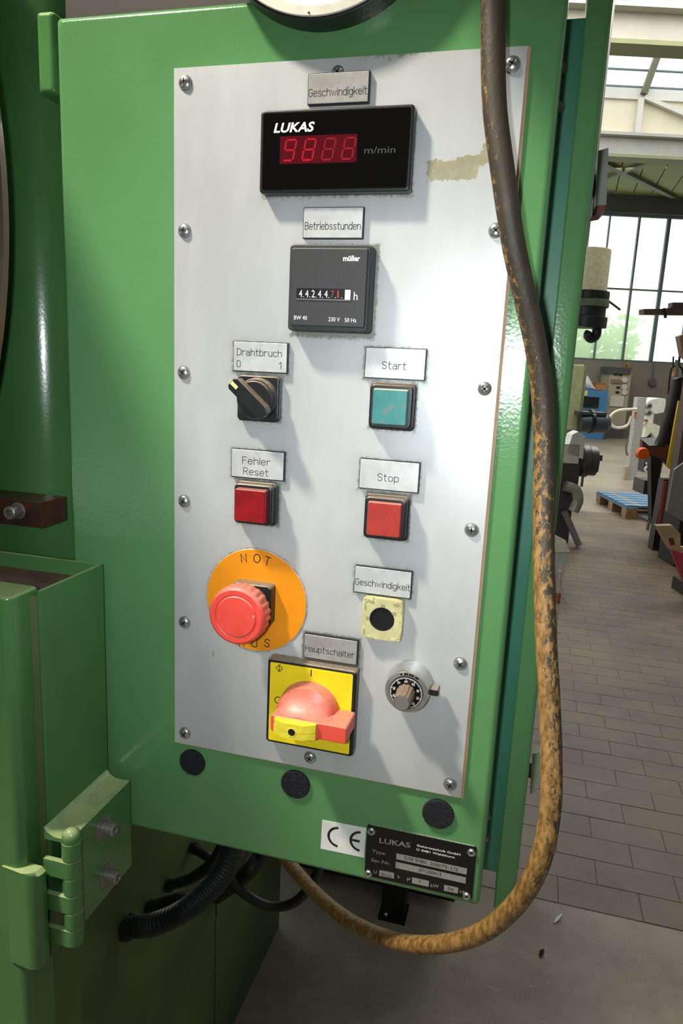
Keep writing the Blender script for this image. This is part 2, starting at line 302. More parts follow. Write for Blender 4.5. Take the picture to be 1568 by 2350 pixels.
q.set(q.p.inputs['Base Color'], o); q.p.inputs['Roughness'].default_value = .55; q.bump(q.noise(150, 4, .6, wp), .2, .002); BLOCK = q.m
q = N('floor_far'); bt = q.new('ShaderNodeTexBrick'); q.t.links.new(q.geo('Position'), bt.inputs['Vector']); bt.inputs['Scale'].default_value = 1; bt.inputs['Brick Width'].default_value = .232; bt.inputs['Row Height'].default_value = .116
bt.inputs['Mortar Size'].default_value = .004; wp = q.geo('Position'); g = q.mix(q.ss(q.noise(.8, 5, .6, wp), .3, .7), lin('#75695a'), lin('#988a75'))
q.t.links.new(g, bt.inputs['Color1']); q.t.links.new(g, bt.inputs['Color2']); bt.inputs['Mortar'].default_value = lin('#74695a')
q.set(q.p.inputs['Base Color'], bt.outputs[0]); q.p.inputs['Roughness'].default_value = .5; FARF = q.m
MORTAR = mat('joint_mortar', '#5f5549', .9, var=.2, vs=20)
YB = 1.452                                          # edge between rough slab and the block paving
m = MB(); m.box(-7, 9, -6, YB, -.2, 0, SLAB); m.box(-7, 14, YB, 24, -.2, -.0012, MORTAR)
fl_ = part('floor', m, kind='structure', origin=(0, 0, 0))
BW, BH = .232, .116; cells = []
for r in range(0, 56):
    for c in range(-3, 16):
        x = -.02+c*BW+(BW/2 if r % 2 else 0); y = YB+.004+r*BH; cells.append((x, y))
def inview(x, y):
    P = Vector((x, y, 0))-CAM; z = P.dot(F0); u = 784+FPX*P.dot(R0)/z; v = 1175+FPX*P.dot(D0)/z; return 1180 < u < 1700 and v < 2300
near = [c for c in cells if inview(c[0]+BW/2, c[1]+BH/2)][:290]; ns = set(near)
bm_ = MB()
def blk(mb, x0, y0, dz=0): 
    z = dz; g = .0005; e = .0010
    mb.loft([[(x0+g, y0+g, -.012), (x0+BW-g, y0+g, -.012), (x0+BW-g, y0+BH-g, -.012), (x0+g, y0+BH-g, -.012)],
             [(x0+g, y0+g, z-.002), (x0+BW-g, y0+g, z-.002), (x0+BW-g, y0+BH-g, z-.002), (x0+g, y0+BH-g, z-.002)],
             [(x0+g+e, y0+g+e, z), (x0+BW-g-e, y0+g+e, z), (x0+BW-g-e, y0+BH-g-e, z), (x0+g+e, y0+BH-g-e, z)]], BLOCK, cap0=False)
blk(bm_, -BW/2, -BH/2); first = None
for x, y in near:
    ctr = (x+BW/2, y+BH/2, random.uniform(-.0006, .0004))
    if first is None: first = part('paving_block', bm_, fl_, origin=(0, 0, 0)); first.location = ctr
    else: copy_part(first, fl_, ctr)
rest = MB()
for x, y in cells:
    if (x, y) not in ns: blk(rest, x, y, random.uniform(-.0006, .0004))
part('paving_blocks', rest, fl_, kind='stuff')
m = MB(); m.box(-7, 14, YB+.004+56*BH, 24, -.02, 0, FARF); m.box(-7, -.02-3*BW, YB+.004, YB+.004+56*BH, -.02, 0, FARF); m.box(-.02+16*BW, 14, YB+.004, YB+.004+56*BH, -.02, 0, FARF); part('floor_field', m, fl_)
# little litter on the floor
m = MB(); m.tube([atz(1243, 2189)+Vector((-.004, -.01, .004)), atz(1243, 2189)+Vector((0, 0, .006)), atz(1243, 2189)+Vector((.004, .012, .004))], [.003, .006, .003], RUBBER, 8)
tag(part('rubber_scrap', m), 'tiny black rubber scrap lying on the bare concrete floor', 'scrap')
m = MB(); p = atz(1282, 2110); m.tube([p+Vector((-.012, -.02, .002)), p+Vector((0, 0, .004)), p+Vector((.01, .022, .002))], [.002, .005, .002], PAPER, 6)
tag(part('paper_shred', m), 'small pale shred lying on the concrete near the paving edge', 'scrap')
TW = 19.0                                           # distance of the window wall
WALLM = mat('grey_render_wall', '#7f7a6e', .9, var=.08, vs=1.5, chips=[('#a38f5c', 1.4, .68)]); PAINTW = mat('white_steel', '#c6c3b8', .6, var=.06, vs=2)
LINTEL = mat('dark_concrete_lintel', '#4b4d4e', .8, var=.1, vs=2); MULL = mat('window_bar_grey', '#5d6a6c', .6); DECK = mat('olive_roof_deck', '#83864a', .8, var=.1, vs=3)
BEAMG = mat('pale_green_flange', '#7d845f', .7, var=.06, vs=3); BEAMW = mat('grey_white_beam', '#a5a29a', .7, var=.08, vs=2); CREAMW = mat('cream_board', '#d6ccb0', .8, var=.05, vs=1.5); BRACE = mat('steel_brace', '#5c5d42', .7)
q = N('clear_glass'); tr = q.new('ShaderNodeBsdfTransparent'); tr.inputs[0].default_value = (.93, .97, .95, 1); gl = q.new('ShaderNodeBsdfGlossy'); gl.inputs['Roughness'].default_value = .05
mx = q.new('ShaderNodeMixShader'); mx.inputs[0].default_value = .05; q.t.links.new(tr.outputs[0], mx.inputs[1]); q.t.links.new(gl.outputs[0], mx.inputs[2]); q.t.links.new(mx.outputs[0], q.t.nodes['Material Output'].inputs[0]); GLASS = q.m
q = N('hazy_glass'); tr = q.new('ShaderNodeBsdfTransparent'); tr.inputs[0].default_value = (.95, .98, .95, 1); tl = q.new('ShaderNodeBsdfTranslucent'); tl.inputs[0].default_value = (.74, .90, .62, 1)
mx = q.new('ShaderNodeMixShader'); mx.inputs[0].default_value = .55; q.t.links.new(tr.outputs[0], mx.inputs[1]); q.t.links.new(tl.outputs[0], mx.inputs[2]); q.t.links.new(mx.outputs[0], q.t.nodes['Material Output'].inputs[0]); HAZE = q.m
def hbx(mb, s0, s1, t0, t1, z0, z1, m): mb.box(s0, s1, t0, t1, z0, z1, m)
def hstruct(name, mb, kind='structure', parent=None):
    o = part(name, mb, parent, origin=(0, 0, 0))
    if not parent: o.location = H0; o.rotation_euler.z = HT; o['kind'] = kind
    return o
SILL, TRANS, HEAD, TOP = hp(1432, 830, TW)[1], hp(1455, 664, TW)[1], hp(1471, 492, TW)[1], hp(1471, 450, TW)[1]
SA = hp(1403, 490, TW)[0]; SB = hp(1471, 493, TW)[0]; PW = SB-SA; S0, S1 = SA-4*PW, SA+12*PW
m = MB(); m.box(S0-6, S1, TW, TW+.3, 0, SILL, WALLM); m.box(S0-6, S0, TW, TW+.3, SILL, TOP, WALLM); wl = hstruct('wall_back', m)
m = MB(); m.box(S0-6, S1, TW-.12, TW+.3, HEAD, TOP, LINTEL); hstruct('trim_1', m)
win = MB(); win.box(S0, S1, TW+.02, TW+.10, SILL, SILL+.05, MULL); win.box(S0, S1, TW+.02, TW+.1, HEAD-.06, HEAD, MULL); wo_ = hstruct('window_1', win)
m = MB(); m.box(S0, S1, TW+.03, TW+.09, TRANS-.02, TRANS+.02, MULL); hstruct('transom', m, parent=wo_)
for i in range(17):
    s = SA+(i-4)*PW; thick = .085 if (i-4) % 3 == 2 else .045 if (i-4) % 3 == 1 else .028
    m = MB(); m.box(s-thick/2, s+thick/2, TW+.0, TW+.09, SILL+.05, HEAD-.06, MULL); hstruct('mullion', m, parent=wo_)
    if i < 16:
        hazy = i-4 <= 1
        m = MB(); m.box(s+.02, s+PW-.02, TW+.05, TW+.056, TRANS+.02, HEAD-.06, GLASS); hstruct('upper_pane', m, parent=wo_)
        m = MB(); m.box(s+.02, s+PW-.02, TW+.05, TW+.056, SILL+.05, TRANS-.02, HAZE if hazy else GLASS); hstruct('lower_pane', m, parent=wo_)
FOL = mat('foliage', '#5d8a3a', .8, var=.35, vs=3)
tr_ = thing('garden_hedge', 'green hedge outside, blurred behind the hazy lower window panes', 'hedge', hall(SA, TW+2.2), HT)
m = MB()
HS = mat('hedge_stem', '#5a4630', .9)
for k in range(4): m = MB(); m.tube([(-3.5+1.6*k, 0, 0), (-3.45+1.6*k, .05, 1.0), (-3.5+1.6*k, 0, 2.4)], [.06, .05, .03], HS, 8); part('stem', m, tr_)
m = MB()
for i in range(2600):
    c = Vector((random.uniform(-5, 1.9), random.uniform(-.4, .4), random.uniform(.2, 3.05+.35*math.sin(i))))
    u = Vector((random.gauss(0, 1), random.gauss(0, 1), random.gauss(0, 1))).normalized()*.17; w = u.orthogonal()*.8; m.add([c-u, c+w*.6, c+u, c-w*.6], [(0, 1, 2, 3)], FOL)
part('foliage', m, tr_, kind='stuff')
# roof: flat olive deck between the window wall and the second beam, two beams, saw-tooth glazing between
def beam_at(name, t, y_top, y_web, y_bot, y_under, xref=1470):
    zt, zw, zb = hp(xref, y_top, t)[1], hp(xref, y_web, t)[1], hp(xref, y_bot, t)[1]; depth = .34
    m = MB(); m.box(-9, 13, t, t+depth, zb-.05, zb, BEAMG); m.box(-9, 13, t+depth/2-.02, t+depth/2+.02, zb, zt, BEAMW); m.box(-9, 13, t, t+depth, zt, zt+.05, BEAMW)
    hstruct(name, m); return zb, zt
T2 = 14.0; T1 = 9.2
zb2, zt2 = beam_at('trim_2', T2, 311, 320, 355, 365)
zb1, zt1 = beam_at('trim_3', T1, 14, 32, 90, 108)
m = MB(); dk = None
DZ0, DZ1 = zb2+.06, TOP-.005; DM = (DZ1-DZ0)/(TW-.1-T2-.3)
ce = MB(); ce.poly([(-9, T2+.2, DZ0+.09), (13, T2+.2, DZ0+.09), (13, TW+.3, DZ1+.09), (-9, TW+.3, DZ1+.09)], (0, 0, .08), DECK); dk = hstruct('ceiling', ce)
def rp(x, y):
    d = ray(x, y); k = (DZ0-.04-DM*(T2+.3)-CAM.z)/(d.z-DM*d.dot(E2)); P = CAM+d*k-H0; return Vector((P.dot(E1), P.dot(E2), P.z))
ja, jb = rp(1431, 368), rp(1413, 445); jk = (jb.x-ja.x)/(jb.y-ja.y); pwd = abs((rp(1478, 400)-rp(1424, 400)).x)
for i in range(-8, 14):
    sa = ja.x+jk*(T2+.3-ja.y)+i*pwd; sb = sa+jk*(TW-.4-T2); m = MB()
    m.poly([(sa+.012, T2+.3, DZ0), (sa+pwd-.012, T2+.3, DZ0), (sb+pwd-.012, TW-.1, DZ1), (sb+.012, TW-.1, DZ1)], (0, 0, .08), DECK); hstruct('deck_panel', m, parent=dk)
for (xa, ya, xb, yb, wdt) in ((1350, 355, 1548, 452, .13), (1388, 410, 1508, 363, .10)):
    m = MB(); m.beam(rp(xa, ya), rp(xb, yb), wdt, .08, BRACE); hstruct('roof_brace', m, parent=dk)
# glazing bay above beam 2
tg = T2+.17; z = lambda y: hp(1470, y, tg)[1]
m = MB(); m.box(-9, 13, tg-.03, tg+.03, zt2, z(232), CREAMW); cb = hstruct('wall_clerestory', m)
m = MB(); m.box(-9, 13, tg-.08, tg+.05, z(232), z(207), PAINTW); w2 = hstruct('window_2', m)
zt = z(60); sp0 = hp(1462, 268, tg)[0]
for i in range(-4, 4):
    s = sp0+i*2.6
    m = MB(); m.box(s-.05, s+.05, tg-.14, tg-.03, zt2+.05, z(230), PAINTW); hstruct('post', m, parent=cb)
    m = MB(); m.beam((s+.03, tg-.12, z(222)), (s+.33, tg-.12, zt), .10, .12, BRACE, (0, 1, 0)); hstruct('raking_post', m, parent=w2)
    m = MB(); m.beam((s+.05, tg-.1, z(228)), (s+1.3, tg-.1, z(284)), .07, .09, PAINTW, (0, 1, 0)); hstruct('diagonal', m, parent=cb)
    for a, b in ((207, 200), (200, 161), (161, 115), (115, 60)):
        m = MB(); m.box(s+.04, s+2.56, tg-.005, tg+.005, z(a)+.012, z(b)-.012, GLASS); hstruct('pane', m, parent=w2)
for y in (200, 161, 115):
    m = MB(); m.box(-9, 13, tg-.02, tg+.02, z(y)-.013, z(y)+.013, MULL); hstruct('glazing_bar', m, parent=w2)
# glazing above beam 1
z1 = lambda y: hp(1470, y, T1+.2)[1]
m = MB(); m.box(-9, 13, T1+.1, T1+.3, z1(12), z1(9), PAINTW); w3 = hstruct('window_3', m)
for i in range(-3, 4):
    s = hp(1535, 4, T1+.2)[0]+i*1.5
    m = MB(); m.box(s-.06, s+.06, T1+.16, T1+.24, z1(9), z1(-150), PAINTW); hstruct('mullion', m, parent=w3)
    m = MB(); m.box(s+.06, s+1.44, T1+.19, T1+.2, z1(9), z1(-150), GLASS); hstruct('pane', m, parent=w3)
m = MB(); m.box(-9, 9, -5, T1-1.5, 6.3, 6.4, BEAMW); hstruct('ceiling_near', m)
m = MB(); m.box(-9.2, -9, -5, TW, 0, 6.4, WALLM); hstruct('wall_left', m)
m = MB(); m.box(9, 9.2, -5, TW, 0, 6.4, WALLM); hstruct('wall_right', m)
m = MB(); m.box(-9, 9, -5.2, -5, 0, 6.4, WALLM); hstruct('wall_front', m)
#BOX
# ------------------------------------------------------------------ control box
BX = thing('control_box', 'green metal control box with silver panel of labelled switches, meters and buttons', 'control panel', (.07, .03, 1.12))
Z0, Z1 = 1.1200, 1.7194
m = MB(); m.prism(rr(.0679, (Z0+Z1)/2, .3316, Z1-Z0, .003), .046, .003, GREEN, .0045); cover = part('front_cover', m, BX)
m = MB(); m.prism(rr(.165, 1.414, .164, .614, .002), .13, .062, GREEN_B, .001); part('cabinet_body', m, BX, 'recessed green cabinet side, coloured as in shade, behind the front cover')
# flange strip with rolled right edge
m = MB(); zz = (1.084, 1.088, 1.80); prof = [(.2445, .118), (.2445, .050), (.2455, .049)]+[(.2545+.0055*math.sin(a), .0545-.0055*math.cos(a)) for a in (0, .4, .8, 1.2, 1.57)]+[(.260, .118)]
m.loft([[(x if k else min(x, .2575), y+(.002 if not k else 0), z) for x, y in prof] for k, z in enumerate(zz)], GREEN); part('edge_flange', m, BX)
for (x, y) in ((1302, 150), (1295, 240), (1127, 1880), (1124, 1930)):
    p = at(x, y, .056); m = MB(); m.lathe([(.0042, 0), (.0042, -.002), (.003, -.0045), (.0005, -.005)], (p.x-.0035, .062, p.z), (0, 1, 0), STEEL_D, 14); part('cover_screw', m, BX)
m = MB(); a, b, c, d = at(1373, 346, .135), at(1397, 339, .135), at(1392, 470, .135), at(1368, 472, .135); m.poly([a, b, c, d], (0, .02, 0), mat('grey_bracket', '#8b8c84', .6)); rb = part('rear_bracket', m, BX, 'grey metal bracket plate with brown lower end')
m = MB(); a, b, c, d, e = at(1367, 472, .134), at(1392, 470, .134), at(1388, 482, .134), at(1378, 492, .134), at(1358, 496, .134); m.poly([a, b, c, d, e], (0, .02, 0), BROWN_S); part('bracket_end', m, rb)
m = MB(); h_ = at(1376, 410, .135); m.box(.232, h_.x+.006, .154, .164, h_.z-.008, h_.z+.008, BROWN_S); m.box(.232, .244, .129, .156, h_.z-.008, h_.z+.008, BROWN_S); part('bracket_arm', m, rb)
m = MB(); a, b, c, d = at(1222, 1730, .15), at(1240, 1726, .15), at(1232, 1815, .15), at(1217, 1822, .15); m.poly([a, b, c, d], (0, .012, 0), mat('grey_green_strip', '#97a08c', .6)); m.box(.232, a.x+.004, .160, .168, a.z-.03, a.z-.015, GREEN_B); m.box(.232, .244, .129, .166, a.z-.03, a.z-.015, GREEN_B); part('rear_strip', m, BX, 'pale grey metal strip showing behind the edge flange')
# hinge block at the top left
m = MB(); m.prism(rr(-.125, 1.709, .0145, .054, .0025), .06, .028, GREEN_M, .004); part('hinge_block', m, BX)
# face plate grid with dirt attribute
PX0, PX1, PZ0, PZ1 = -.0080, .2138, 1.2065, 1.6823
RECTS = [(.083, 1.6555, .1232, 1.6745, .6), (.083, 1.5778, .1236, 1.5975, .4), (.0555, 1.6045, .152, 1.652, .9), (.078, 1.519, .133, 1.574, 1.0), (.036, 1.4925, .0763, 1.5126, .8), (.1284, 1.4926, .1688, 1.5123, .9),
         (.0358, 1.4195, .0765, 1.4403, .8), (.1285, 1.4198, .1695, 1.4405, .8), (.1288, 1.3466, .1694, 1.3669, .8), (.0942, 1.2928, .135, 1.3127, 1.0), (.042, 1.460, .0725, 1.4905, .8), (.134, 1.461, .164, 1.490, .9), (.042, 1.388, .0725, 1.418, .9), (.135, 1.388, .164, 1.418, 1.0), (.0705, 1.225, .1355, 1.292, .8)]
gx = np.arange(PX0, PX1+.0009, (PX1-PX0)/190); gz = np.arange(PZ0, PZ1+.0009, (PZ1-PZ0)/400); GX, GZ = np.meshgrid(gx, gz); D = np.zeros_like(GX)
for x0, z0, x1, z1_, s in RECTS:
    dx = np.maximum(np.maximum(x0-GX, GX-x1), 0); dz = np.maximum(np.maximum(z0-GZ, GZ-z1_), 0); below = np.where(GZ < z0, .0060, .0034)
    D = np.maximum(D, s*np.exp(-np.hypot(dx, dz)/below))
for cx, cz, r, s in ((.057, 1.331, .038, 1.0), (.1725, 1.2865, .0155, .8)):
    D = np.maximum(D, s*np.exp(-np.maximum(np.hypot(GX-cx, GZ-cz)-r, 0)/.0026))
D = np.maximum(D, .75*np.exp(-np.maximum(1.682-GZ, 0)/.010)*np.exp(-((GX-.135)/.05)**2)); D = np.maximum(D, .6*np.exp(-np.maximum(GX-.1235, 0)/.012)*(GX > .12)*np.exp(-((GZ-1.665)/.012)**2))
def blob(cx, cz, w, h, a=0): return 1-np.maximum(np.abs(GX-cx)/w, np.abs(GZ-cz-a*(GX-cx))/h)
pa, pb, pc = at(962, 385), at(1115, 350), at(1190, 345)
G = np.clip(np.maximum.reduce([blob(.177, 1.6175, .024, .0085, .03)*1.4, blob(.185, 1.6215, .014, .006, .1)*1.3, blob(.198, 1.628, .012, .012, .3)*.9, blob(at(490, 1500).x, at(490, 1500).z, .0016, .007)*.8, blob(at(498, 1455).x, at(498, 1455).z, .0016, .012)*.62]), 0, 1)
nx_, nz_ = len(gx), len(gz)
m = MB(); vs = [(float(x), 0.0, float(z)) for z in gz for x in gx]; m.add(vs, [(i+j*nx_, i+1+j*nx_, i+1+(j+1)*nx_, i+(j+1)*nx_) for j in range(nz_-1) for i in range(nx_-1)], PLATE)
x0, x1, z0, z1_ = float(gx[0]), float(gx[-1]), float(gz[0]), float(gz[-1])
m.add([(x0, 0, z0), (x1, 0, z0), (x1, 0, z1_), (x0, 0, z1_), (x0, .0012, z0), (x1, .0012, z0), (x1, .0012, z1_), (x0, .0012, z1_)], [(0, 1, 5, 4), (1, 2, 6, 5), (2, 3, 7, 6), (3, 0, 4, 7)], PLATE)
plate = part('face_plate', m, BX, 'silver metal face plate with worn grubby patches')
for nm, arr in (('dirt', D), ('glue', G)):
    at_ = plate.data.attributes.new(nm, 'FLOAT', 'POINT'); vals = np.zeros(len(plate.data.vertices), np.float32); vals[:nx_*nz_] = arr.ravel(); at_.data.foreach_set('value', vals)
m = MB(); m.box(PX0+.0006, PX1+.0019, .0012, .0031, PZ0-.0012, PZ1+.0002, BROWN_BK); part('backing_board', m, BX, 'thin brown edge of the board behind the face plate')
# cross-head screws
m = MB(); m.lathe([(.0043, 0), (.0043, -.0009), (.0039, -.0016), (.0030, -.0022), (.0018, -.0026), (.0002, -.0027)], (0, 0, 0), (0, 1, 0), STEEL, 24)
for w, h in ((.0046, .0010), (.0010, .0046)): m.prism(rr(0, 0, w, h, .0002, 1), -.0018, -.00275, DARKSLOT)
m.lathe([(.0048, -.00005), (.0048, -.00025), (.0044, -.0003)], (0, 0, 0), (0, 1, 0), STEEL_D, 24)
scr = None
SCREWS = [(426, 190), (424, 530), (422, 855), (423, 1150), (424, 1428), (425, 1682), (1176, 148), (1139, 530), (1113, 892), (1083, 1216), (1057, 1523), (1033, 1800), (712, 1738), (775, 165)]
for i, s in enumerate(SCREWS):
    p = at(s[0], s[1], 0); p.y = 0
    if scr is None: scr = part('screw', m, plate, origin=(0, 0, 0)); scr.location = p-ORG[plate.name]; o = scr
    else: o = copy_part(scr, plate, p)
    o.rotation_euler.y = random.uniform(0, 1.57)
    if i == 13: o.location.y += .0016
# engraved label plates
def label_plate(name, lab, x0, z0, x1, z1, rows, m_=SILVER, slope=0):
    YF = -.0034; k = 1+YF/.458; x0 = CAM.x+(x0-CAM.x)*k                 # seen outline -> true plate (front edges lie 3 mm nearer)
    if z0 > 1.5: z1 = 1.5+(z1-1.5)*k
    else: z0 = 1.5+(z0-1.5)*k
    cx, cz, w, h = (x0+x1)/2, (z0+z1)/2, x1-x0, z1-z0
    m = MB(); m.prism(rr(cx, cz, w, h, .0003, 1), 0, -.0029, BLACK_E); m.prism(rr(cx-.0001, cz+.0001, w-.0010, h-.0010, .0002, 1), -.0029, YF, m_, .0003)
    ks = w/.0405
    for t, xo, wd, base, cap in rows: engrave(m, t, x0+xo*ks, x0+(xo+wd)*ks, z1-base, cap, YF-.00006, INK, .00042)
    return part(name, m, plate, lab)
label_plate('label_plate', 'grubby silver label plate reading Geschwindigkeit above the red digital display', .0832, 1.6556, .1232, 1.6747, [('Geschwindigkeit', .0009, .0382, .0131, .0042)], SILVER_D)
label_plate('label_plate', 'bright silver label plate reading Betriebsstunden', .0830, 1.5778, .1237, 1.5975, [('Betriebsstunden', .0016, .0370, .0134, .0042)])
label_plate('label_plate', 'silver label plate reading Drahtbruch 0 1', .0361, 1.4926, .0765, 1.5127, [('Drahtbruch', .0031, .0330, .0092, .0043), ('0', .0031, .0026, .0170, .0043), ('1', .0345, .0015, .0170, .0043)])
label_plate('label_plate', 'bright silver label plate reading Start', .1284, 1.4925, .1688, 1.5124, [('Start', .0118, .0158, .0133, .0044)])
label_plate('label_plate', 'silver label plate reading Fehler Reset', .0359, 1.4195, .0765, 1.4403, [('Fehler', .0088, .0212, .0100, .0046), ('Reset', .0097, .0190, .0175, .0046)])
label_plate('label_plate', 'silver label plate reading Stop', .1285, 1.4196, .1696, 1.4405, [('Stop', .0127, .0140, .0138, .0046)])
label_plate('label_plate', 'silver label plate reading Geschwindigkeit above the cream socket', .1288, 1.3466, .1694, 1.3669, [('Geschwindigkeit', .0011, .0384, .0133, .0043)])
label_plate('label_plate', 'grey stained label plate reading Hauptschalter above the yellow main switch', .0942, 1.2928, .1348, 1.3127, [('Hauptschalter', .0016, .0368, .0128, .0043)], SILVER_D)
# digital meter
cx, cz = .1042, 1.6281
m = MB(); m.prism(rr(cx, cz, .0965, .0480, .0022), 0, -.0085, BLACK_F, .0012); dm = part('digital_meter', m, plate, 'black rectangular digital meter with red digits and white lettering')
m = MB(); m.prism(rr(cx, cz, .0925, .0440, .001, 2), -.0084, -.0089, BLACK_G); m.text('LUKAS', .0649, .0915, 1.6391, .0051, -.00895, WHITE, bold=.03, shear=.22); m.text('m/min', .1235, .1425, 1.6255, .0038, -.00893, GREY_PR)
part('display_window', m, dm)
m = MB(); m.box(.0694, .1188, -.00892, -.00898, 1.6208, 1.6367, LED_BG); ld = part('red_filter', m, dm)
def seg7(mb, x, zc, w, h, segs, m_):
    t = .0011; sh = .0012
    S = {'a': (0, h/2, w, t), 'g': (0, 0, w, t), 'd': (0, -h/2, w, t), 'f': (-w/2, h/4, t, h/2-.001), 'b': (w/2, h/4, t, h/2-.001), 'e': (-w/2, -h/4, t, h/2-.001), 'c': (w/2, -h/4, t, h/2-.001)}
    for s in segs:
        dx, dz, ww, hh = S[s]; ww2 = ww-(.0012 if ww > hh else 0)
        P = [(-ww2/2, -hh/2), (ww2/2, -hh/2), (ww2/2, hh/2), (-ww2/2, hh/2)]
        mb.add([(x+dx+a+(dz+b)*sh/h*2, -.00902, zc+dz+b) for a, b in P], [(0, 1, 2, 3)], m_)
for i, (sg, mm) in enumerate((('abcdfg', LED_1), ('abcdefg', LED_1), ('abcdefg', LED_2), ('abcdefg', LED_2))):
    m = MB(); seg7(m, .0758+i*.0126, 1.6287, .0066, .0118, sg, mm); part('digit', m, dm)
# hour meter
cx, cz = .1055, 1.5468
m = MB(); m.prism(rr(cx, cz, .0535, .0530, .0026), 0, -.0075, BLACK_T, .0006); m.prism(rr(cx-.0003, cz, .0525, .0525, .0024), -.0076, -.0118, BLACK_T, .0008); hm = part('hour_meter', m, plate, 'square black mechanical hour counter with white figures')
m = MB(); m.prism(rr(cx, cz+.0002, .0492, .0472, .0014), -.0118, -.0140, BLACK_T, .0008)
m.text('müller', .1146, .1254, 1.5631, .0030, -.01406, WHITE, bold=.03); m.text('h', .1225, .1250, 1.5400, .0048, -.01406, WHITE)
m.text('BW 40', .0839, .0925, 1.5272, .0024, -.01406, WHITE); m.text('230 V', .1068, .1142, 1.5268, .0024, -.01406, WHITE); m.text('50 Hz', .1174, .1250, 1.5266, .0024, -.01406, WHITE); part('counter_face', m, hm)
m = MB(); m.box(.0850, .1206, -.01402, -.01408, 1.5400, 1.5465, DARK); m.box(.0848, .1206, -.0140, -.0145, 1.5394, 1.5401, ALU); m.box(.1168, .1204, -.01406, -.0142, 1.5401, 1.5460, WHITE)
for i, ch in enumerate('4424471'): m.text(ch, .0867+i*.0042, .0888+i*.0042-(.0011 if ch == '1' else 0), 1.5410, .0043, -.01412, WHITE if i < 5 else ORING)
for i in range(7): m.box(.0893+i*.0042, .0900+i*.0042, -.01408, -.01411, 1.5410, 1.5413, WHITE)
part('number_wheels', m, hm, 'row of counter digits 44244 in white and 71 in red')
# selector switch (Drahtbruch)
cx, cz = .0572, 1.4753
m = MB(); m.prism(rr(cx, cz, .0300, .0305, .003), 0, -.0060, BLACK_P, .0012); m.lathe([(.0142, -.0058), (.0138, -.0095), (.0128, -.0108)], (cx, 0, cz), (0, 1, 0), BLACK_P, 36); sel = part('selector_switch', m, plate, 'black rotary selector switch with dusty pointed knob')
m = MB(); m.lathe([(.0122, -.0105), (.0120, -.0135), (.0114, -.0140)], (cx, 0, cz), (0, 1, 0), BLACK_P, 36)
def rotp(P, a): return [(cx+x*math.cos(a)-z*math.sin(a), cz+x*math.sin(a)+z*math.cos(a)) for x, z in P]
bar = [(-.0168, -.0030), (-.0150, -.0046), (.0105, -.0046)]+[(.0105+.0046*math.sin(a), -.0046*math.cos(a)) for a in (.5, 1.0, 1.57, 2.1, 2.6)]+[(.0105, .0046), (-.0150, .0046), (-.0168, .0030)]
AK = math.radians(-41)
m.prism(rotp(bar, AK), -.0138, -.0225, BLACK_P, .0010); kn = part('knob', m, sel)
m = MB(); m.prism(rotp([(-.0166, -.0012), (-.0105, -.0012), (-.0105, .0012), (-.0166, .0012)], AK), -.0222, -.0228, mat('cream_mark', '#e4d88c', .5)); m.prism(rotp([(-.0172, -.0012), (-.0162, -.0012), (-.0162, .0012), (-.0172, .0012)], AK), -.0150, -.0228, mat('cream_mark_side', '#e4d88c', .5)); part('pointer_mark', m, sel, 'pale yellow pointer mark')
# square push buttons
def push_button(name, lab, cx, cz, capmat, capd, tilt=0):
    m = MB(); m.prism(rr(cx, cz, .0300, .0300, .0032), 0, -.0055, BLACK_P, .0010); m.prism(rr(cx, cz, .0280, .0280, .003), -.0055, -.0108, BLACK_P, .0014); b = part(name, m, plate, lab)
    m = MB(); w0 = rr(cx, cz, .0230, .0230, .0012, 2); w1 = rr(cx, cz, .0222, .0222, .0011, 2); w2 = rr(cx, cz, .0212, .0212, .0008, 2)
    m.loft([[(x, -.0100, z) for x, z in w0], [(x, -capd+.0006, z) for x, z in w1], [(x, -capd, z) for x, z in w2]], capmat); part('button_cap', m, b); return b
push_button('push_button', 'worn teal green square start push button', .1492, 1.4755, TEAL, .0140)
push_button('push_button', 'red square stop push button in black bezel', .1497, 1.4028, RED_B, .0138)
push_button('push_button', 'dark red glossy square reset push button', .0570, 1.4034, RED_L, .0165)
# emergency stop
cx, cz = .0570, 1.3310
m = MB(); m.lathe([(.0382, 0), (.0382, -.0006), (.0379, -.0009)], (cx, 0, cz), (0, 1, 0), ORANGE, 64); m.lathe([(.0384, 0), (.0384, -.0004)], (cx, 0, cz), (0, 1, 0), PAPER, 64)
for ch, x, y, rt in (('N', 561, 1282, .16), ('O', 588, 1281, -.04), ('T', 612, 1286, -.22), ('A', 555, 1474, .15), ('U', 584, 1476, 0), ('S', 612, 1475, -.12)):
    p = at(x, y, -.001); engrave(m, ch, p.x-.0019, p.x+(.0019 if ch != 'O' else .0029), p.z-.0030, .0060, -.00096, INK, .0007, rot=rt)
es = part('emergency_stop', m, plate, 'round orange disc marked NOT AUS carrying a red mushroom emergency stop button')
m = MB(); m.prism(rr(cx, cz, .0300, .0300, .0030), -.0009, -.0100, BLACK_P, .0012); m.lathe([(.0135, -.010), (.0135, -.0150), (.0125, -.0190), (.0125, -.0230)], (cx, 0, cz), (0, 1, 0), mat('dusty_collar', '#4d4840', .7, dust_toplit=DUST), 36); part('base_collar', m, es, 'black square base with dusty round collar')
m = MB(); n = 96; rings = []
for r, h, rib in ((.0150, -.0205, 0), (.0185, -.0215, 0), (.0205, -.0240, 1), (.0206, -.0305, 1), (.0204, -.0335, .3), (.0198, -.0355, 0), (.0184, -.0366, 0), (.0153, -.0366, 0), (.0149, -.0360, 0)):
    ring = []
    for j in range(n):
        a = 2*PI*j/n; rr_ = r-(.0011*rib if (j % 4 == 0) else .0006*rib if j % 4 in (1, 3) and j % 4 == 1 else 0); ring.append((cx+rr_*math.cos(a), h, cz+rr_*math.sin(a)))
    rings.append(ring)
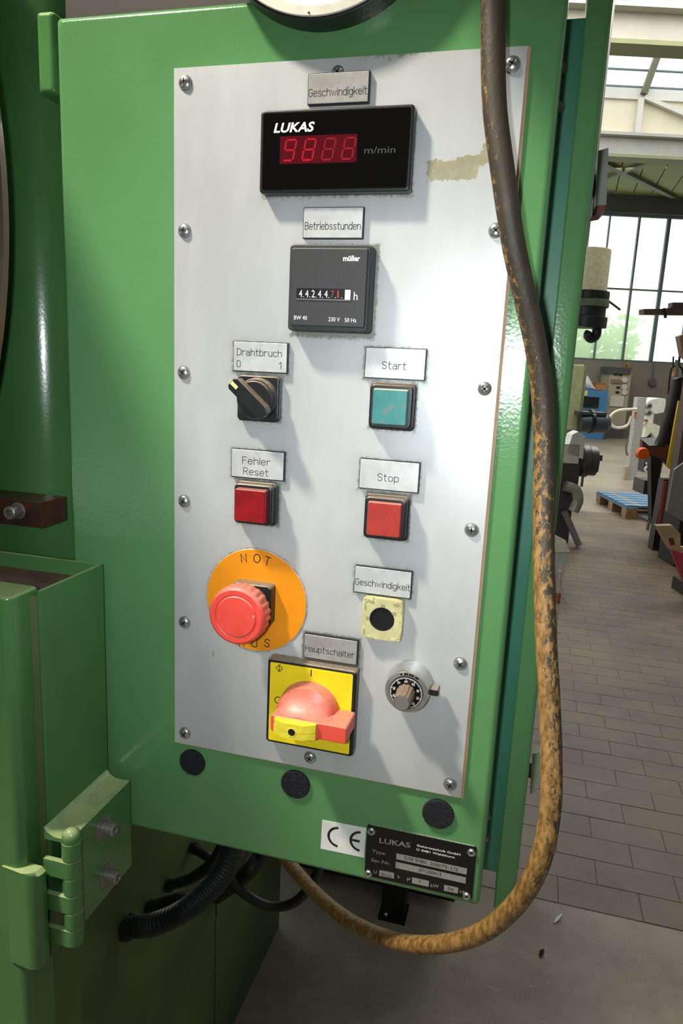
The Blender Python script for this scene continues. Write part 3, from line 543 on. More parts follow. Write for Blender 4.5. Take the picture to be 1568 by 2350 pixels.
m.loft(rings, RED_E); cap = part('mushroom_cap', m, es, 'red ribbed mushroom cap')
m = MB(); m.lathe([(.0149, -.0358), (.0149, -.03585)], (cx, 0, cz), (0, 1, 0), DARK, 48); m.lathe([(.0144, -.0355), (.0144, -.0366), (.0138, -.0372), (.007, -.0374), (.0005, -.0375)], (cx, 0, cz), (0, 1, 0), RED_E, 48); part('cap_insert', m, es)
# cream socket of the missing speed button
cx, cz = .1512, 1.3320
m = MB(); angs = [2*PI*i/64 for i in range(64)]; sq = lambda a: (abs(math.cos(a)/.01425)**9+abs(math.sin(a)/.0149)**9)**(-1/9); out = [(cx+sq(a)*math.cos(a), cz+sq(a)*math.sin(a)) for a in angs]; hole = [(cx+.0086*math.cos(a), cz+.0086*math.sin(a)) for a in angs]
m.loft([[(x, 0, z) for x, z in out], [(x, -.0060, z) for x, z in out], [(cx+(x-cx)*.98, -.0066, cz+(z-cz)*.98) for x, z in out], [(x, -.0066, z) for x, z in hole], [(x, -.0005, z) for x, z in hole]], CREAM, cap0=False, cap1=False)
for sx, sz in ((-1, 1), (1, 1), (-1, -1), (1, -1)):
    m.box(cx+sx*.0085-.0017, cx+sx*.0085+.0017, -.0064, -.0076, cz+sz*.0132-.0006, cz+sz*.0132+.0006, CREAM); m.box(cx+sx*.0128-.0006, cx+sx*.0128+.0006, -.0064, -.0076, cz+sz*.0090-.0016, cz+sz*.0090+.0016, CREAM)
    m.lathe([(.0013, -.0065), (.0013, -.0071), (.0008, -.0071), (.0008, -.0062), (.0001, -.0062)], (cx+sx*.0120, 0, cz+sz*.0126), (0, 1, 0), CREAM, 12)
for a in (90, 180, 35): 
    x, z = cx+.0098*math.cos(math.radians(a)), cz+.0098*math.sin(math.radians(a)); m.box(x-.0013, x+.0013, -.0062, -.0070, z-.0010, z+.0010, mat('socket_catch', '#8d9272', .5))
so = part('open_socket', m, plate, 'cream square switch socket with its button missing and a dark round hole')
m = MB(); m.lathe([(.0086, -.0055), (.0082, -.0030), (.0080, -.0008), (.0058, -.0006), (.0055, -.0030), (.0036, -.0030), (.0032, -.0006), (.0004, -.0004)], (cx, 0, cz), (0, 1, 0), DARK, 36); part('socket_bore', m, so, 'black stepped bore')
# multi-turn dial
cx, cz = .1728, 1.2872
m = MB(); m.lathe([(.0158, 0), (.0158, -.0030), (.0152, -.0125), (.0148, -.0160), (.0142, -.0172), (.0118, -.0176), (.0116, -.0172)], (cx, 0, cz), (0, 1, 0), ALU, 56); di = part('speed_dial', m, plate, 'silver multi-turn dial with black scale and brown knob')
m = MB(); m.lathe([(.0116, -.0168), (.0112, -.0180), (.0060, -.0186)], (cx, 0, cz), (0, 1, 0), BLACK_G, 56)
for i in range(100):
    a = PI/2+.05-2*PI*i/100*1.0; L = .0018 if i % 10 == 0 else .0014 if i % 5 == 0 else .0010; r1 = .0111; r0 = r1-L; wd = .00011 if i % 10 else .00016
    ca, sa = math.cos(a), math.sin(a); f = lambda r: -.0180-(.0112-r)*.115-.00006
    m.add([(cx+r0*ca-wd*sa, f(r0), cz+r0*sa+wd*ca), (cx+r1*ca-wd*sa, f(r1), cz+r1*sa+wd*ca), (cx+r1*ca+wd*sa, f(r1), cz+r1*sa-wd*ca), (cx+r0*ca+wd*sa, f(r0), cz+r0*sa-wd*ca)], [(0, 1, 2, 3)], WHITE)
for i in range(10):
    a = PI/2+.05+2*PI*(i-6)/10; r = .0084; rt = a-PI/2; t = str(i*10); wd = .0022 if i else .0011; bx, bz = cx+(r-.0008)*math.cos(a)-wd/2*math.cos(rt), cz+(r-.0008)*math.sin(a)-wd/2*math.sin(rt)
    m.text(t, bx, bx+wd, bz, .0015, -.01845, WHITE, rot=rt)
part('scale_ring', m, di)
m = MB(); arc = [PI/2-.62+i*.11 for i in range(10)]; m.add([(cx+r*math.cos(a), -.01755, cz+r*math.sin(a)) for r in (.0124, .0138) for a in arc], [(i, i+1, 11+i, 10+i) for i in range(9)], DARK)
for t, a in (('1', PI/2+.25), ('7', PI/2-.05), ('8', PI/2-.38)): m.text(t, cx+.0127*math.cos(a), cx+.0127*math.cos(a)+.0006, cz+.0127*math.sin(a), .0010, -.01765, WHITE)
part('turn_window', m, di)
m = MB(); n = 48; rings = []
for r, h in ((.0068, -.0180), (.0064, -.0190), (.0056, -.0325), (.0055, -.0335), (.0050, -.0337)):
    rings.append([(cx+(r-(.00045 if j % 4 == 0 and r > .0051 else 0))*math.cos(2*PI*j/n), h, cz+(r-(.00045 if j % 4 == 0 and r > .0051 else 0))*math.sin(2*PI*j/n)) for j in range(n)])
m.loft(rings, KNOB_BR); part('knob', m, di, 'dusty brown ribbed knob')
m = MB(); m.lathe([(.0049, -.0336), (.0048, -.0340), (.0003, -.0341)], (cx, 0, cz), (0, 1, 0), ALU, 36); part('knob_cap', m, di)
m = MB(); m.prism(rr(cx+.0178, cz+.0002, .0062, .0052, .0014, 3), -.0040, -.0115, BLACK_P, .001); part('lock_lever', m, di)
# main switch
cx, cz = .1034, 1.2598
m = MB(); m.prism(rr(cx, cz, .0660, .0655, .0024), 0, -.0090, BLACK_P, .0016); ms = part('main_switch', m, plate, 'yellow main switch with large red rotary handle')
m = MB(); m.prism(rr(cx, cz, .0610, .0605, .0008, 2), -.0088, -.0098, YELLOW)
p = at(641, 1541, -.0098); engrave(m, '@', p.x-.0022, p.x+.0022, p.z, .0050, -.00985, INK, .0005); p = at(714, 1552, -.0098); m.box(p.x-.0004, p.x+.0004, -.0098, -.00986, p.z, p.z+.0050, INK); p = at(638, 1614, -.0098); engrave(m, 'O', p.x-.0024, p.x+.0024, p.z, .0050, -.00985, INK, .0006); part('legend_plate', m, ms)
m = MB(); hc = 1.2575; rings = []
for d, rx, up in ((.0098, .0229, .0229), (.0150, .0224, .0224), (.0200, .0216, .0216), (.0224, .0205, .0166), (.0245, .0203, .0138), (.0270, .0202, .0105), (.0300, .0201, .0078), (.0335, .0200, .0062)):
    rings.append([(cx+rx*math.cos(a), -d, hc+(up if math.sin(a) > 0 else min(up, .0200))*math.sin(a) if math.sin(a) > 0 else hc+min(.0058, up)*math.sin(a)) for a in [2*PI*j/40 for j in range(40)]])
m.loft(rings, RED_H)
bx0, bx1 = .0832, .1372; oz = [(bx0, hc), (bx0+.0003, hc+.0050), (bx0+.0012, hc+.0058), (bx1-.0008, hc+.0058), (bx1, hc+.0050), (bx1, hc-.0052), (bx1-.0008, hc-.0060), (bx0+.0012, hc-.0060), (bx0+.0003, hc-.0052)]
m.prism(oz, -.0112, -.0350, RED_H, .0008); part('handle', m, ms, 'red rotary handle with a horizontal grip bar')
tabs = MB(); T = [(.0868, -.0348), (.1166, -.0348), (.1166, -.0378), (.1085, -.0420), (.0940, -.0420), (.0868, -.0380)]
for za, zb in ((1.2523, 1.2571), (1.2574, 1.2630)): tabs.loft([[(x, y, z) for x, y in T] for z in (za, za+.0004, zb-.0004, zb)], YELLOW_T)
tabs.lathe([(.0031, -.0410), (.0031, -.0423), (.0026, -.0423), (.0026, -.0420)], (.1012, 0, 1.2573), (0, 1, 0), YELLOW_T, 20); tabs.lathe([(.0026, -.0412), (.0026, -.04215), (.0001, -.04205)], (.1012, 0, 1.2573), (0, 1, 0), DARK, 20)
part('lock_slide', tabs, ms, 'yellow padlock slide with a round hole')
# felt pads, CE sticker, name plate on the cover
YC = .003
for k, (x, y, r) in enumerate(((443, 1748, .0105), (679, 1798, .0112), (1006, 1866, .0112))):
    p = at(x, y, YC); m = MB(); n = 40; ring0 = [(p.x+r*math.cos(2*PI*j/n)*(1+.02*random.random()), YC, p.z+r*math.sin(2*PI*j/n)*(1+.02*random.random())) for j in range(n)]
    m.loft([ring0, [(a, YC-.0016, c) for a, b, c in ring0], [(p.x+(a-p.x)*.93, YC-.0026, p.z+(c-p.z)*.93) for a, b, c in ring0]], FELT)
    for i in range(900):
        a, q_ = random.uniform(0, 2*PI), math.sqrt(random.random())*r*1.02; c = Vector((p.x+q_*math.cos(a), YC-.0024, p.z+q_*math.sin(a))); d = Vector((random.gauss(0, .7)+.5*math.cos(a)*(q_/r)**4, -abs(random.gauss(.5, .3)), random.gauss(0, .7)+.5*math.sin(a)*(q_/r)**4)).normalized()*random.uniform(.0007, .0019); w = d.orthogonal().normalized()*.00009
        m.add([c-w, c+w, c+d], [(0, 1, 2)], FELT if random.random() < .6 else FELT_F)
    part('velcro_pad', m, cover, ('small round black fuzzy pad under the left corner of the face plate', 'round black fuzzy pad below the main switch', 'round black fuzzy pad above the nameplate')[k])
m = MB(); m.poly([at(740, 1881, YC), at(841, 1900, YC), at(836, 1968, YC), at(736, 1947, YC)], (0, -.0003, 0), PAPER)
def arc_mark(cx, cz, r, t, a0, a1, bar=False):
    n = 24; P = []
    for rad in (r, r-t): P += [(cx+rad*math.cos(a0+(a1-a0)*i/n), YC-.00036, cz+rad*math.sin(a0+(a1-a0)*i/n)) for i in range(n+1)]
    m.add(P, [(i, i+1, n+2+i, n+1+i) for i in range(n)], INK)
    if bar: m.box(cx-r+t, cx-.0006, YC-.00033, YC-.00037, cz-t/2, cz+t/2, INK)
cc = at(777, 1921, YC); arc_mark(cc.x, cc.z, .0086, .0019, math.radians(92), math.radians(268)); cc = at(828, 1931, YC); arc_mark(cc.x, cc.z, .0086, .0019, math.radians(92), math.radians(268), True)
part('approval_sticker', m, cover, 'white sticker with black CE mark')
NX0, NX1, NZ0, NZ1 = .1480, .2282, 1.1258, 1.1690
m = MB(); m.prism(rr((NX0+NX1)/2, (NZ0+NZ1)/2, NX1-NX0, NZ1-NZ0, .0018), YC, YC-.0008, mat('black_anodised', '#0c0c0e', .35), .0002); m.box(NX0+.002, NX1-.002, YC, YC-.0007, NZ1-.0002, NZ1+.0002, ALU)
FIELD = mat('name_field', '#9b9d98', .4, .3, var=.1, vs=300); NY = YC-.00084
def z8(x, y): return 820+x*300/1568, 1860+y*300/1568
for c in (((470, 512), (1320, 695), (1312, 770), (468, 583)), ((462, 613), (1305, 803), (1302, 878), (458, 688)), ((268, 712), (443, 748), (440, 818), (262, 782)), ((660, 800), (862, 845), (857, 915), (656, 872)), ((1043, 890), (1213, 925), (1207, 997), (1040, 962))):
    P = [at(*z8(*a), NY) for a in c]; m.add([(q_.x, NY, q_.z) for q_ in P], [(3, 2, 1, 0)], FIELD)
for t, a, b, cap, mm, bo in (('LUKAS', (265, 385), (637, 447), .0040, FIELD, .02), ('Elektrotechnik GmbH', (718, 430), (1237, 543), .0017, WHITE, .01), ('D 8481 Waldthurn', (712, 478), (1167, 575), .0017, WHITE, .01), ('Type', (178, 502), (335, 535), .0026, FIELD, .01), ('Ser.Nr.', (168, 608), (400, 655), .0026, FIELD, .01), ('U', (198, 752), (235, 758), .0026, FIELD, .01), ('V', (478, 812), (513, 820), .0026, FIELD, .01), ('P', (598, 843), (637, 850), .0026, FIELD, .01), ('kW', (878, 915), (978, 930), .0026, FIELD, .01), ('Hz', (1232, 990), (1310, 1003), .0026, FIELD, .01),
                      ('DSI 9/80  200/75-1/2', (570, 585), (1205, 728), .0026, INK, .0), ('971200619', (740, 730), (1010, 788), .0026, INK, 0), ('380/220', (285, 775), (410, 805), .0018, INK, 0), ('7', (735, 870), (765, 877), .0026, INK, 0), ('50', (1085, 955), (1155, 970), .0026, INK, 0)):
    A, B = at(*z8(*a), NY), at(*z8(*b), NY); m.text(t, A.x, B.x, A.z, cap, NY-.00005 if mm is not INK else NY-.00008, mm, bold=bo, slope=(B.z-A.z)/(B.x-A.x))
npl = part('nameplate', m, cover, 'black nameplate with grey fields and maker lettering')
for x, y in ((852, 1910), (1082, 1959), (845, 2007), (1071, 2059)):
    p = at(x, y, YC-.002); m = MB(); m.lathe([(.0031, YC-.0008), (.0030, YC-.0016), (.0022, YC-.0024), (.0014, YC-.0025), (.0011, YC-.0017), (.0001, YC-.0016)], (p.x, 0, p.z), (0, 1, 0), STEEL, 20); m.lathe([(.0011, YC-.00168), (.0001, YC-.00172)], (p.x, 0, p.z), (0, 1, 0), DARK, 14); part('rivet', m, npl)
# round gauge in front of the cover's top edge
gc = (.0925, 1.7705)
GA = thing('round_gauge', 'white faced round gauge with black rim cut by the top of the picture', 'gauge', (gc[0], YC, gc[1]-.073))
m = MB(); m.lathe([(.0725, YC), (.0730, -.004), (.0725, -.0135), (.0712, -.0140)], (gc[0], 0, gc[1]), (0, 1, 0), BLACK_P, 96); part('housing', m, GA)
m = MB(); m.lathe([(.0712, -.0138), (.0708, -.0152), (.0660, -.0152), (.0655, -.0146)], (gc[0], 0, gc[1]), (0, 1, 0), GAUGE_R, 96); bz = part('bezel', m, GA)
m = MB(); m.lathe([(.0656, -.0144), (.0655, -.0148), (.001, -.0148)], (gc[0], 0, gc[1]), (0, 1, 0), GAUGE_W, 96); part('dial_face', m, GA)
p = at(709, 29, -.0152); m = MB(); m.lathe([(.0007, -.0152), (.0005, -.0157), (.0001, -.0157)], (p.x, 0, p.z), (0, 1, 0), BROWN_S, 10); part('rim_screw', m, GA)
#MACHINE
# ------------------------------------------------------------------ green machine on the left
MA = thing('industrial_machine', 'green painted machine with rounded column, tray, hinge and base left of the panel', 'machine', (-.5, .5, 0))
def rbox(mb, x0, x1, y0, y1, z0, z1, r, m_, n=6):      # vertical box, front-right and front-left edges rounded
    o = [(x1, y1), (x0, y1), (x0, y0)]+[(x1-r+r*math.sin(a), y0+r-r*math.cos(a)) for a in [i*PI/2/n for i in range(n+1)]]
    mb.loft([[(x, y, z) for x, y in o] for z in (z0, z1)], m_)
m = MB(); rbox(m, -.62, -.162, .080, .42, 1.20, 2.1, .050, GREEN_M, 12); part('column', m, MA)
m = MB(); p0 = at(150, -5, .10); m.box(p0.x, .10, .10, .16, 1.745, 1.80, mat('dark_gap_fill', '#1c1613', .6)); part('dark_gap_box', m, MA, 'dark brown box filling the gap above the control box')  # box added; the darkness of the gap is put into its colour
# clamp bar with socket bolt
a, b, c = at(90, 1155, .045), at(90, 1212, .045), at(0, 1155, .045)
m = MB(); m.box(-.30, a.x, .045, .0802, b.z, a.z, BROWN_S); cbar = part('clamp_bar', m, MA, 'brown steel clamp bar')
def cap_bolt(org, axis, r, L, wr, parent, washer=True, lab=None):
    m = MB(); ax = Vector(axis); o = Vector(org)
    m.lathe([(r, 0), (r, L-.0008), (r-.0008, L), (r*.55, L), (r*.50, L-.0005), (r*.48, L*.45), (r*.05, L*.45)], o, ax, STEEL_D, 24); bo = part('bolt', m, parent, lab)
    if washer:
        m = MB(); m.lathe([(r*1.02, -.0005), (wr, -.0016), (wr, .0004), (r*.9, .0006)], o, ax, STEEL_D, 28); part('washer', m, parent)
    return bo
p = at(42, 1172, .045); cap_bolt((p.x, .045, p.z), (0, -1, 0), .0058, .0120, .0072, cbar, True)
# tray
XT = -.0655; A, B = atx(232, 1298, XT), atx(94, 1356, XT); YA, YBk = -.004, B.y; ZR = (A.z+B.z)/2
m = MB(); m.box(XT-.003, XT, YBk, YA, 1.10, ZR, GREEN_M); tr = part('drip_tray', m, MA)
m = MB(); m.box(-.36, XT-.003, YA-.003, YA, 1.25, ZR, GREEN_M); part('tray_back', m, tr)
m = MB(); m.box(-.36, XT-.003, YBk+.001, YA-.003, ZR-.014, ZR-.011, RUST); part('tray_floor', m, tr, 'rusty brown tray floor')
# front pillar
XP = -.0745; F1, F2 = atx(20, 1374, XP), atx(88, 1345, XP)
m = MB(); zt_ = F1.z; y0, y1 = F1.y, F2.y-.001; r = .007
def pr(z, i): return [(XP-i, y1, z), (-.36, y1, z), (-.36, y0+i, z)]+[(XP-r+(r-i)*math.sin(a), y0+r-(r-i)*math.cos(a), z) for a in [k*PI/16 for k in range(9)]]
m.loft([pr(z, i) for z, i in ((0.0, 0), (zt_-.003, 0), (zt_-.001, .001), (zt_, .003))], GREEN_M); part('pillar', m, MA)
m = MB(); m.box(-.30, XT-.0035, y1+.002, YBk, 1.06, ZR-.004, GREEN_D); part('gap_filler', m, MA)
# lower flange of the pillar (hinge leaf side)
XL = -.0615; a, b, c, d = atx(86, 2012, XL), atx(150, 1948, XL), atx(152, 2158, XL), atx(98, 2225, XL)
zt2_, zb2_ = a.z, d.z; yn, yf = a.y, atx(152, 1990, -.045).y; rl = .009
o_ = [(XL-.026, yf), (XL-.026, yn)]+[(XL-rl+rl*math.sin(q_), yn+rl-rl*math.cos(q_)-.002) for q_ in [k*PI/12 for k in range(7)]]+[(XL, yf)]
m = MB(); m.loft([[(x-i_, y, z) for x, y in o_] for z, i_ in ((zb2_, 0), (zt2_-.002, 0), (zt2_+.001, .003))], GREEN_M); part('hinge_leaf', m, MA)
# bracket plate with lip and two bolts
XB = -.0450; P = [atx(*z_, XB) for z_ in ((298, 1792), (302, 1985), (208, 2100), (185, 2120), (184, 1915))]
zt_ = P[0].z; Y2 = P[0].y
m = MB(); m.poly([(XB, Y2, zt_), (XB, P[1].y, P[1].z), (XB, P[2].y, P[2].z), (XB, P[4].y, P[2].z), (XB, P[4].y, zt_)], (-.004, 0, 0), GREEN_M); br = part('hinge_bracket', m, MA)
m = MB(); prof = [(XB-.004, zt_), (XB-.004, zt_-.003), (XT, zt_-.003), (XT, zt_+.006), (XT+.003, zt_+.0025), (XT+.008, zt_)]; m.loft([[(x, y, z) for x, z in prof] for y in (P[4].y-.012, Y2)], GREEN_M); part('bracket_lip', m, br)
for x, y in ((238, 1899), (245, 2008)):
    p = atx(x, y, XB); cap_bolt((XB, p.y, p.z), (1, 0, 0), .0050, .0100, .0098, br, True, 'grey socket head bolt')
# hinge barrel
hx = XB-.002; p0, p1 = atx(164, 1927, hx), atx(172, 2160, hx); hy = p0.y; L = p0.z-p1.z; r = .0070
hg = MB(); hg.lathe([(.0045, p1.z), (.0045, p0.z)], (hx, hy, 0), (0, 0, 1), STEEL_D, 16); hg.lathe([(r*.9, p0.z-.001), (r*.98, p0.z+.002), (r*.8, p0.z+.0062), (r*.4, p0.z+.0085), (.0002, p0.z+.009)], (hx, hy, 0), (0, 0, 1), GREEN_M, 20); hi = part('hinge', hg, MA, 'green barrel hinge with worn rounded pin head')
for k in range(6):
    a, b = p0.z-L*k/6, p0.z-L*(k+1)/6; m = MB(); m.lathe([(r*.95, b+.0004), (r, b+.001), (r, a-.001), (r*.95, a-.0004)], (hx, hy, 0), (0, 0, 1), GREEN_M, 20)
    if k % 2: m.box(XL-.004, hx, hy-r*.98, hy-r*.45, b+.0005, a-.0005, GREEN_M)
    else: m.box(hx, XB, hy+r*.1, hy+r*.9, b+.0005, a-.0005, GREEN_M)
    part('knuckle', m, hi)
m = MB(); m.box(-.80, -.205, -.24, .012, 1.67, 1.83, GREEN_M); m.box(-.80, -.35, -.24, .30, 1.83, 1.90, GREEN_M); part('shade_block_left', m, MA)  # unseen block added to cast the shadow on the cover's left
m = MB(); m.box(.07, .62, -.14, .16, 1.855, 1.95, GREEN_M); part('shade_block_top', m, MA)  # unseen block added to shade the cover's upper right
# base cabinet, long side face
XS = -.295; c1 = atx(643, 2050, XS); s1 = atx(495, 2200, XS); s2 = atx(365, 1950, XS); s3 = atx(262, 2200, XS)
def side(name, ya, yb, dx=0, z1=1.2, lab=None):
    m = MB(); m.box(-.9, XS+dx, ya+.0015, yb-.0015, .0, z1, GREEN_D); return part(name, m, MA, lab)
side('base_panel', s1.y+.002, c1.y); side('base_panel', s2.y, s1.y-.002); side('base_panel', s3.y, s2.y, .004)
m = MB(); m.box(XS-.01, XS+.001, s1.y-.0015, s1.y+.0008, s1.z-.16, s1.z+.10, STEEL); part('seam_highlight', m, MA, 'bright strip for the highlight on the base seam')  # bright strip stands in for the highlight along the seam
m = MB(); m.box(-.9, -.150, -.05, s3.y-.28, 0, 1.06, GREEN_D); part('front_panel', m, MA)
m = MB(); m.box(-.9, XS+.01, s3.y-.30, s3.y-.004, 0, 1.2, GREEN_D); part('base_panel', m, MA)
# big wheel at the left edge
wc = Vector((-.66, .012, 1.60)); e = at(19, 450, .016); R = e.x-wc.x; wz = e.z
m = MB(); m.lathe([(R-.006, .020), (R-.004, .006), (R-.010, .002), (R-.05, .004), (.05, .004), (.01, .002)], (wc.x, 0, wz), (0, 1, 0), WHEELB, 160); wh = part('wheel', m, MA, 'dark wheel face with bright machined rim')
m = MB(); m.loft([[(wc.x+rr_*math.cos(2*PI*j/160), y, wz+rr_*math.sin(2*PI*j/160)) for j in range(160)] for rr_, y in ((R-.0035, .020), (R, .016), (R, .010), (R-.0030, .006))], CHROME, False, False, True); part('wheel_rim', m, wh)
#HOSES
# ------------------------------------------------------------------ hoses and cables
HP = [(1134, -60, .375), (1132, 100, .378), (1136, 250, .382), (1155, 400, .385), (1179, 560, .395), (1205, 680, .406), (1231, 800, .418), (1246, 920, .428), (1249, 1050, .435), (1248, 1200, .437), (1250, 1350, .437), (1254, 1480, .437), (1261, 1600, .437), (1266, 1750, .435), (1262, 1870, .435), (1235, 1990, .440), (1180, 2080, .460), (1100, 2143, .49), (1000, 2168, .53), (900, 2157, .58), (800, 2112, .64), (720, 2045, .70), (650, 1965, .77), (560, 1870, .86)]
m = MB(); m.tube(spline([pt(*h) for h in HP], 10), .0066, CABLE, 20); tag(part('hanging_cable', m), 'thick worn yellow cable, blackened at the top, looping down in front of the control box', 'cable')
def hose(name, lab, P, r, m_, grp=None, ribs=0, collar=True):
    pts = spline(P, 14); mb = MB()
    if ribs:
        L = [0]
        for a, b in zip(pts, pts[1:]): L.append(L[-1]+(b-a).length)
        nn = ribs*4; out = []; rad = []
        for i in range(nn+1):
            d = L[-1]*i/nn; k = max(j for j in range(len(L)) if L[j] <= d+1e-9); k = min(k, len(pts)-2); t = (d-L[k])/max(1e-9, L[k+1]-L[k]); out.append(pts[k].lerp(pts[k+1], t)); rad.append(r if i % 4 in (1, 2) else r*.86)
        mb.tube(out, rad, m_, 20)
    else: mb.tube(pts, r, m_, 14)
    t = thing(name, lab, 'hose', P[0], 0, grp) if collar else None
    if t:
        part('tube', mb, t); d = (pts[1]-pts[0]).normalized(); c = MB(); c.tube([pts[0]-d*.004, pts[0]+d*.008], r*1.28, RUBBER, 16); part('collar', c, t)
    else: tag(part(name, mb), lab, 'hose', grp)
XW = XS+.003
def wall_pt(x, y): return atx(x, y, XW)
hose('corrugated_hose', 'thick ribbed black conduit curving from the machine base up behind the control box', [wall_pt(288, 2128), pt(350, 2122, 1.0), pt(430, 2085, .98), pt(500, 2020, .95), pt(535, 1950, .93), pt(545, 1850, .93)], .0155, CONDUIT, None, 62)
hose('rubber_hose', 'straight smooth black hose just above the ribbed conduit', [wall_pt(340, 2085), pt(400, 2068, 1.06), pt(470, 2050, 1.08), pt(530, 2000, 1.16), pt(575, 1920, 1.24)], .0105, RUBBER)
hose('rubber_hose', 'upper smooth black hose rising to the box bottom left of the ribbed conduit', [wall_pt(386, 2033), pt(440, 2015, 1.12), pt(490, 1975, 1.10), pt(530, 1900, 1.10)], .0085, RUBBER)
hose('rubber_hose', 'short dark hose stub highest on the machine base under the box', [wall_pt(442, 1945), pt(490, 1975, 1.26), pt(540, 2020, 1.36)], .0085, RUBBER)
hose('rubber_hose', 'smooth black hose sloping down to the right of the ribbed conduit', [wall_pt(500, 2060), pt(555, 2015, 1.06), pt(600, 1960, 1.04), pt(630, 1880, 1.02)], .0115, RUBBER, None, 0, False)
hose('black_cable', 'thin black cable sagging below the box behind the yellow cable', [pt(520, 2010, 1.01), pt(560, 2050, 1.01), pt(620, 2080, 1.01), pt(680, 2068, 1.0), pt(725, 2010, .98), pt(750, 1940, .96)], .0068, RUBBER, None, 0, False)
#BACK
# ------------------------------------------------------------------ under the box: black machine foot
f = atz(905, 2100); FT = thing('machine_foot', 'black steel foot standing on the floor under the control box', 'machine foot', (f.x, f.y+.1, 0))
BLK = mat('black_enamel', '#0f0f10', .4)
m = MB(); m.box(f.x-.035, f.x+.03, f.y-.02, f.y+.03, 0, .55, BLK); m.box(f.x-.04, f.x+.035, f.y-.03, f.y+.04, 0, .012, BLK); part('leg', m, FT)
m = MB(); m.box(f.x-.42, f.x+.16, f.y+.03, f.y+.45, .06, .55, BLK); part('housing', m, FT)
p = atz(888, 2094, .02); m = MB(); m.lathe([(.006, 0), (.006, .006), (.003, .009), (.0002, .009)], (f.x-.02, f.y-.022, .012), (0, 0, 1), STEEL, 10); part('bolt', m, FT)
# ------------------------------------------------------------------ things further down the hall (local frame of the hall)
def hthing(name, lab, cat, px, t, grp=None):
    s = hp(px, 1000, t)[0]; o = thing(name, lab, cat, hall(s, t), HT, grp); o['_s'] = s; o['_t'] = t; return o
def L(o, x, y, dt=0):
    s, z = hp(x, y, o['_t']+dt); return Vector((s-o['_s'], dt, z))
def pbox(mb, o, x0, y0, x1, y1, m_, d=.2, dt=0, z0=None):
    ym = (y0+y1)/2; xm = (x0+x1)/2; a, b = L(o, x0, ym, dt), L(o, x1, ym, dt); zt, zb = L(o, xm, y0, dt).z, L(o, xm, y1, dt).z
    mb.box(a.x, b.x, dt, dt+d, zb if z0 is None else z0, zt, m_); return a.x, b.x, zb, zt
C_ = lambda n, h, r=.6, **k: mat(n, h, r, **k)
# electronics rack
o = hthing('electronics_rack', 'tall beige electronics rack with gauges against the back wall', 'rack', 1412, 18.2); BE = C_('rack_beige', '#a29c84'); GD = C_('rack_dark', '#45474a')
m = MB(); pbox(m, o, 1392, 856, 1441, 1000, BE, .6, 0, .0); part('cabinet', m, o)
m = MB(); pbox(m, o, 1398, 843, 1448, 858, GD, .6, -.05); part('top_cap', m, o)
m = MB(); pbox(m, o, 1389, 982, 1433, 996, GD, .1, -.05, 0); part('plinth', m, o)
m = MB(); pbox(m, o, 1400, 908, 1432, 933, PAINTW, .03, -.03); part('white_panel', m, o)
for y in (872, 888, 900): m = MB(); p = L(o, 1433, y, -.02); m.lathe([(.07, 0), (.07, -.03), (.01, -.03)], p, (0, 1, 0), PAINTW, 16); part('gauge', m, o)
for x, y in ((1414, 859), (1425, 860), (1420, 889), (1418, 900)): m = MB(); pbox(m, o, x-4, y-2, x+4, y+2, BLK, .03, -.03); part('meter', m, o)
m = MB(); pbox(m, o, 1403, 871, 1428, 880, C_('rack_brown', '#7d6a58'), .03, -.03); part('module', m, o)
# blue machine
o = hthing('blue_machine', 'blue machine with black front opening left of the beige rack', 'machine', 1365, 17.6); BL = C_('blue_enamel', '#3f78a4', .45)
m = MB(); pbox(m, o, 1325, 895, 1391, 998, BL, .8, 0, 0); part('cabinet', m, o)
m = MB(); pbox(m, o, 1340, 911, 1375, 934, BLK, .05, -.04); part('opening', m, o)
m = MB(); pbox(m, o, 1340, 896, 1349, 908, C_('yellow_note', '#c9bd6a'), .02, -.02); part('notice', m, o)
m = MB(); pbox(m, o, 1336, 938, 1374, 950, C_('slate_shelf', '#4a5c66'), .3, -.25); part('shelf', m, o)
m = MB(); pbox(m, o, 1325, 988, 1391, 1000, GD, .7, .02, 0); part('skirt', m, o)
m = MB(); o2 = hthing('cardboard_box', 'orange brown carton on top of the blue machine', 'carton', 1380, 17.75); pbox(m, o2, 1369, 880, 1391, 894.6, C_('carton', '#a8703a'), .3); part('carton_body', m, o2)
m = MB(); pbox(m, o2, 1369, 879, 1391, 881, C_('carton_lid', '#8f5c2e'), .3, -.01); part('flap', m, o2)
o2 = hthing('plastic_bag', 'crumpled white plastic bag on the blue machine', 'bag', 1355, 17.7); m = MB(); a, b = L(o2, 1340, 893), L(o2, 1366, 893)
rings = []
for k in range(7):
    x = a.x+(b.x-a.x)*k/6; hgt = (.20, .34, .30, .26, .18, .10, .04)[k]; rings.append([(x+random.uniform(-.01, .01), .12*math.cos(t)*(1+.2*random.random())+.1, a.z+max(0, hgt*.5+hgt*.5*math.sin(t)*(1+.15*random.random()))) for t in [2*PI*j/10 for j in range(10)]])
m.loft(rings, C_('white_plastic', '#cfcfcb')); part('bag_body', m, o2)
m = MB(); m.tube([(b.x-.05, .1, a.z+.05), (b.x+.03, .08, a.z+.03)], [.04, .015], C_('white_plastic_knot', '#cfcfcb'), 8); part('knot', m, o2)
